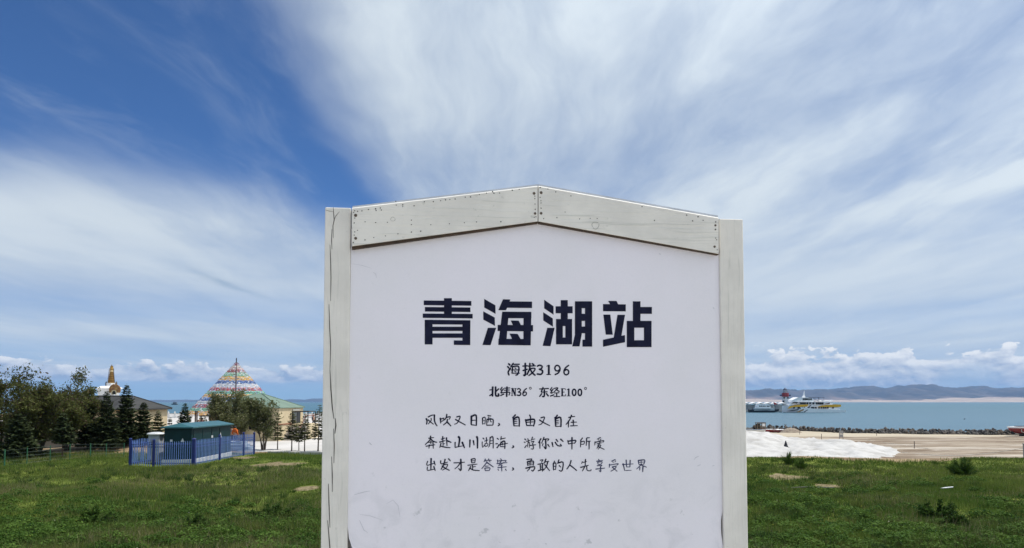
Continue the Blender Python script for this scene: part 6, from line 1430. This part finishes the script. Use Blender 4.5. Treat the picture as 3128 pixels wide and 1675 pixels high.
    MB().tube([(X(2100), 0, Z(500)), (X(2106), 0, Z(440))], .06, 5).build('flag_staff', bw, root); MB().prism([(X(2106), Z(440)), (X(2140), Z(470)), (X(2110), Z(485))], 'y', -.03, .03).build('flag', mat('flag_purple', (.10, .03, .10), None, 3, .8), root)
ferry()
def launch():
    d = 418.0; q = 41.6; L = 16.2; root = empty('white_launch', (gx(2270 + 490 / 7.806, d), d, 0)); tag(root, 'small white cabin launch with a dark hull left of the ferry', 'boat')
    X = lambda a: (a - 490) / q
    Z = lambda b: (700 - b) / q
    m, secs = boat_hull(17.4, 3.6, 1.9, .7, .12); m.v = [(-x, y, z - .25) for x, y, z in m.v]; m.build('hull', mat('launch_dark', (.02, .022, .03), (.03, .033, .04), 1, .5), root)
    MB().box((X(470), 0, Z(625)), (11.6, 3.3, 1.5)).build('deckhouse', mat('launch_grey', (.42, .48, .50), (.36, .42, .44), 1, .5), root, bevel=.1)
    c = MB().prism([(X(285), Z(609)), (X(300), Z(545)), (X(320), Z(512)), (X(590), Z(512)), (X(625), Z(560)), (X(625), Z(609))], 'y', -1.45, 1.45).build('cabin', bw, root)
    for a in (370, 410, 450, 490, 545, 580): MB().box((X(a), -1.48, Z(552)), (.72, .08, .55)).build('window', glass, c)
    for a, b in ((120, 640), (205, 590), (235, 590)): MB().tube([(X(a), -.5, Z(680)), (X(a), -.5, Z(b - 15))], .14, 6).build('bollard', blk2, root)
    MB().prism([(X(715), Z(452)), (X(830), Z(510)), (X(735), Z(518)), (X(722), Z(500))], 'y', -.04, .04).build('red_flag', mat('flag_red', (.42, .04, .05), None, 3, .8), root); MB().tube([(X(722), 0, Z(610)), (X(714), 0, Z(448))], .07, 5).build('flag_staff', bw, root)
launch()
def lighthouse():
    d = 440.0; s = d / F; px0 = 2398; root = empty('lighthouse', (gx(px0, d), d, 0)); tag(root, 'short white lighthouse with a red gallery and glazed lantern behind the ferry', 'lighthouse')
    Zp = lambda b: at(px0, 1170 + b / 7.806, d).z
    wpx = lambda a: a / 7.806 * s
    redm = mat('lighthouse_red', (.30, .035, .045), (.24, .03, .04), 1, .5); wt = mat('lighthouse_white', (.62, .66, .68), (.55, .58, .60), .6, .7)
    MB().lathe((0, 0, 0), [(wpx(85), -1), (wpx(78), Zp(450)), (wpx(66), Zp(332))], 8, math.pi / 8).build('tower', wt, root)
    for z_, o_ in ((358, 38), (358, -52), (445, 38), (445, -66)): MB().box((wpx(o_), -wpx(62), (Zp(z_))), (wpx(26), .5, wpx(40))).build('window', glass, root)
    MB().lathe((0, 0, 0), [(wpx(66), Zp(331.5)), (wpx(80), Zp(318)), (wpx(80), Zp(240)), (wpx(72), Zp(238))], 8, math.pi / 8).build('gallery', redm, root)
    for q in (-1, 1): MB().box((q * wpx(105), 0, Zp(300)), (wpx(40), wpx(40), wpx(34))).build('lamp_bracket', mat('bracket_blue', (.04, .07, .18), None, 2, .6), root)
    MB().lathe((0, 0, 0), [(wpx(92), Zp(322)), (wpx(92), Zp(316))], 12).build('gallery_ring', redm, root)
    MB().lathe((0, 0, 0), [(wpx(44), Zp(237)), (wpx(44), Zp(165))], 10).build('lantern', mat('lantern_glass', (.55, .60, .64), (.4, .45, .5), 2, .12), root)
    for k in range(10):
        a = 2 * math.pi * k / 10; MB().tube([(wpx(45) * math.cos(a), wpx(45) * math.sin(a), Zp(237)), (wpx(45) * math.cos(a), wpx(45) * math.sin(a), Zp(165))], .07, 4).build('glazing_bar', mat('dark_trim', (.022, .02, .02), None, 6, .5), root)
    MB().lathe((0, 0, 0), [(wpx(50), Zp(166)), (wpx(44), Zp(150)), (wpx(24), Zp(130)), (wpx(8), Zp(122)), (wpx(4), Zp(112))], 12).build('dome', mat('lighthouse_dome', (.05, .07, .13), None, 2, .4), root)
lighthouse()
def landing():
    d = 436.0; s = d / F; q = 7.806
    xa, xb = gx(2200, d), gx(2270 + 1010 / q, d); o = empty('landing_stage', ((xa + xb) / 2, d, 0)); tag(o, 'grey concrete landing stage under the white canopies', 'pier')
    MB().box((0, 0, .35), (xb - xa, 9, 1.5)).build('deck', conc, o)
    for k in range(10): MB().tube([(-(xb - xa) / 2 + 1 + k * (xb - xa - 2) / 9, -4.0, -1.2), (-(xb - xa) / 2 + 1 + k * (xb - xa - 2) / 9, -4.0, -.39)], .35, 8).build('pile', conc, o)
    cw = mat('canopy_white', (.80, .80, .80), (.74, .74, .74), .5, .7); first = None; places = ['leftmost', 'second', 'third', 'fourth', 'fifth', 'last']
    names = ['partly hidden by the sign post', 'second from the sign post', 'third from the sign post', 'above the launch cabin', 'behind the red flag', 'beside the lighthouse']
    for k in range(6):
        a = 40 + k * 172; x = gx(2270 + a / q, d)
        if first is None:
            r = empty('white_canopy', (x, d, 1.1)); w = 172 / q * s; zt, ze = at(2300, 1170 + 458 / q, d).z - 1.1, at(2300, 1170 + 500 / q, d).z - 1.1
            n = 8; V = []; 
            for i in range(n + 1):
                for j in range(5):
                    u, v = i / n * 2 - 1, j / 4 * 2 - 1; V.append((u * w * .5, v * 2.6, ze + (zt - ze) * (1 - abs(u) ** 1.6) * (1 - .5 * v * v)))
            Fq = np.array([(i * 5 + j, (i + 1) * 5 + j, (i + 1) * 5 + j + 1, i * 5 + j + 1) for i in range(n) for j in range(4)])
            c = mesh_np('canopy_cloth', np.array(V), Fq, cw, r, None, True); sm = c.modifiers.new('t', 'SOLIDIFY'); sm.thickness = .35; sm.offset = -1
            for i in (-1, 1):
                for j in (-1, 1): MB().tube([(i * w * .47, j * 2.4, -.02), (i * w * .47, j * 2.4, ze)], .10, 6).build('canopy_post', mat('post_grey', (.4, .42, .45), None, 3, .5), r)
            MB().box((0, 2.5, ze * .45), (w * .96, .1, ze * .8)).build('back_screen', mat('screen_grey', (.46, .52, .54), (.40, .46, .48), 1, .7), r)
            first = r
        else: r = copy_tree(first); r.location = (x, d, 1.1)
        tag(r, 'white scalloped canopy on the landing stage, ' + names[k], 'canopy', 'white canopies on the landing stage')
landing()
def far_ship():
    d = 1500.0; root = empty('distant_ship', (gx(534, d), d, 0)); s = d / F; tag(root, 'tiny grey ship on the horizon left of the flag cone', 'ship'); gm = mat('ship_grey', (.16, .18, .20), None, 1, .7)
    m, _ = boat_hull(14, 4, 2.2, .5, .1); m.build('hull', gm, root).location = (0, 0, -.2); MB().box((1, 0, 3.6), (7, 3, 3.2)).build('cabin', gm, root); MB().tube([(1, 0, 5), (1, 0, 8)], .25, 5).build('mast', gm, root)
far_ship()
def bird(p, span, lab, rot):
    root = empty('water_bird', p, rot); tag(root, lab, 'bird'); bm_ = mat('bird_dark', (.03, .032, .035), (.05, .05, .05), 8, .7)
    MB().lathe((0, 0, 0), [(.005, -.5 * span * .5), (.05 * span, -.15 * span), (.07 * span, 0), (.05 * span, .14 * span), (.03 * span, .2 * span), (.035 * span, .24 * span), (.004, .32 * span)], 8).build('body', bm_, root).rotation_euler = (R(78), 0, 0)
    for s in (-1, 1): MB().add([(s * .04 * span, -.08 * span, .02), (s * .04 * span, .07 * span, .02), (s * .26 * span, .05 * span, .16 * span), (s * .5 * span, -.10 * span, .08 * span), (s * .25 * span, -.07 * span, .15 * span),
         (s * .04 * span, -.08 * span, .035), (s * .04 * span, .07 * span, .035), (s * .26 * span, .05 * span, .175 * span), (s * .5 * span, -.10 * span, .09 * span), (s * .25 * span, -.07 * span, .165 * span)],
         [(0, 1, 2, 4), (4, 2, 3), (5, 9, 7, 6), (9, 8, 7), (0, 5, 6, 1), (1, 6, 7, 2), (2, 7, 8, 3), (3, 8, 9, 4), (4, 9, 5, 0)]).build('wing', bm_, root)
bird(at(2946, 1281, 150), .75, 'dark water bird flying low over the lake at the right', R(70))
bird(at(2399, 1299, 118), .9, 'dark bird just above the rock bank near the hut frame', R(-60))
# ------------------------------------------------------------------ people
def skin(name, pts, edges, rad, m, parent):
    me = bpy.data.meshes.new(name); me.from_pydata(pts, edges, []); me.update(); o = bpy.data.objects.new(name, me); col.objects.link(o); o.parent = parent
    md = o.modifiers.new('skin', 'SKIN'); sv = me.skin_vertices[0].data if me.skin_vertices else None
    if sv is None:
        bm = bmesh.new(); bm.from_mesh(me); bm.verts.layers.skin.verify(); bm.to_mesh(me); bm.free(); sv = me.skin_vertices[0].data
    for i, r in enumerate(rad): sv[i].radius = (r, r) if not hasattr(r, '__len__') else r
    sv[0].use_root = True; md.use_smooth_shade = True
    s = o.modifiers.new('sub', 'SUBSURF'); s.levels = 1; s.render_levels = 2; me.materials.append(m); return o
def person(loc, rot, jacket, trousers, lab, h=1.7, arms=((.26, .02, 1.12), (.25, -.10, .88), (-.26, .02, 1.12), (-.24, -.12, .90)), stride=.12, hair=(.015, .012, .010), hood=False):
    root = empty('person', loc, rot); tag(root, lab, 'person'); root.scale = (h / 1.7,) * 3; sk = mat('skin_tone', (.42, .25, .17), (.38, .22, .15), 9, .6); hm = mat('hair_dark', hair, None, 9, .7)
    L0, L1, R0, R1 = arms; Y = stride
    P = [(0, 0, .92), (0, 0, 1.12), (0, -.01, 1.34), (0, 0, 1.46), (0, -.01, 1.53), (0, -.02, 1.62), (.19, 0, 1.38), L0, L1, (-.19, 0, 1.38), R0, R1, (.09, -Y * .3, .86), (.10, -Y * .8, .48), (.10, -Y * .6, .08), (.10, -Y * .6 - .16, .04), (-.09, Y * .3, .86), (-.10, Y * .4, .48), (-.10, Y, .08), (-.10, Y - .15, .05), (L1[0], L1[1] - .05, L1[2] - .08), (R1[0], R1[1] - .05, R1[2] - .08)]
    Ed = [(0, 1), (1, 2), (2, 3), (3, 4), (4, 5), (2, 6), (6, 7), (7, 8), (8, 20), (2, 9), (9, 10), (10, 11), (11, 21), (0, 12), (12, 13), (13, 14), (14, 15), (0, 16), (16, 17), (17, 18), (18, 19)]
    Rd = [.13, .13, .13, .055, .09, .085, .06, .045, .035, .06, .045, .035, .085, .06, .045, .04, .085, .06, .045, .04, .035, .035]
    skin('body', P, Ed, Rd, sk, root)
    skin('jacket', [(0, 0, .84), (0, .01, 1.05), (0, 0, 1.32), (0, .01, 1.45), (.20, 0, 1.37), L0, L1, (-.20, 0, 1.37), R0, R1], [(0, 1), (1, 2), (2, 3), (2, 4), (4, 5), (5, 6), (2, 7), (7, 8), (8, 9)], [(.155, .12), (.15, .12), (.155, .11), .07, .075, .06, .05, .075, .06, .05], jacket, root)
    skin('trousers', [(0, 0, .90), P[12], P[13], P[14], P[16], P[17], P[18]], [(0, 1), (1, 2), (2, 3), (0, 4), (4, 5), (5, 6)], [(.16, .12), .105, .08, .065, .105, .08, .065], trousers, root)
    for i in (15, 19): a = P[i]; MB().box((a[0], a[1] + .06, .045), (.10, .27, .09)).build('shoe', blk2, root, bevel=.02)
    MB().lathe((0, .012, 1.56), [(.09, -.04), (.105, .03), (.098, .10), (.06, .15), (.01, .165)], 10).build('hair', hm, root, smooth=True)
    if hood: MB().lathe((0, .04, 1.40), [(.10, 0), (.14, .05), (.11, .12), (.05, .13)], 10).build('hood', jacket, root, smooth=True)
    for q in (-.035, .035): MB().lathe((q, -.105, 1.625), [(.004, -.01), (.012, 0), (.004, .01)], 6).build('eye', blk2, root)
    MB().lathe((0, -.115, 1.585), [(.006, -.012), (.016, -.006), (.006, .03)], 6).build('nose', sk, root)
    return root
jk = lambda n, c: mat('cloth_' + n, c, None, 6, .85, .2, 30)
d = 59.5; person((gx(721, d), d, 2.33), R(160), jk('orange', (.62, .13, .015)), jk('charcoal', (.018, .018, .022)), 'person in a bright orange jacket and dark trousers seen from behind beside the kiosk', 1.72, ((.25, .04, 1.14), (.19, -.14, 1.02), (-.25, .04, 1.14), (-.19, -.14, 1.02)), .10, hood=True)
d = 61.0; person((gx(710, d), d, 2.33), R(175), jk('slate', (.16, .17, .20)), jk('black', (.012, .012, .014)), 'person in a grey jacket standing left of the orange jacket', 1.68)
d = 92.0; person((gx(613, d), d, 2.33), R(20), jk('maroon', (.20, .035, .045)), jk('grey', (.12, .11, .12)), 'person in a maroon top standing on the pale plaza behind the kiosk', 1.70)
d = 93.0; person((gx(621, d), d, 2.33), R(-30), jk('wine', (.24, .05, .05)), jk('grey', (.12, .11, .12)), 'person in a wine red jacket with pale shirt, right of the maroon one', 1.66)
d = 110.0; person((gx(960, d), d, 2.33), R(30), jk('black', (.012, .012, .014)), jk('black', (.012, .012, .014)), 'person in dark clothes on the plaza just left of the sign post', 1.70)
d = 128.0; person((gx(958, d), d, 2.33), R(-20), jk('white', (.66, .67, .70)), jk('blue', (.05, .07, .14)), 'person in a white top behind the person in dark clothes', 1.72)
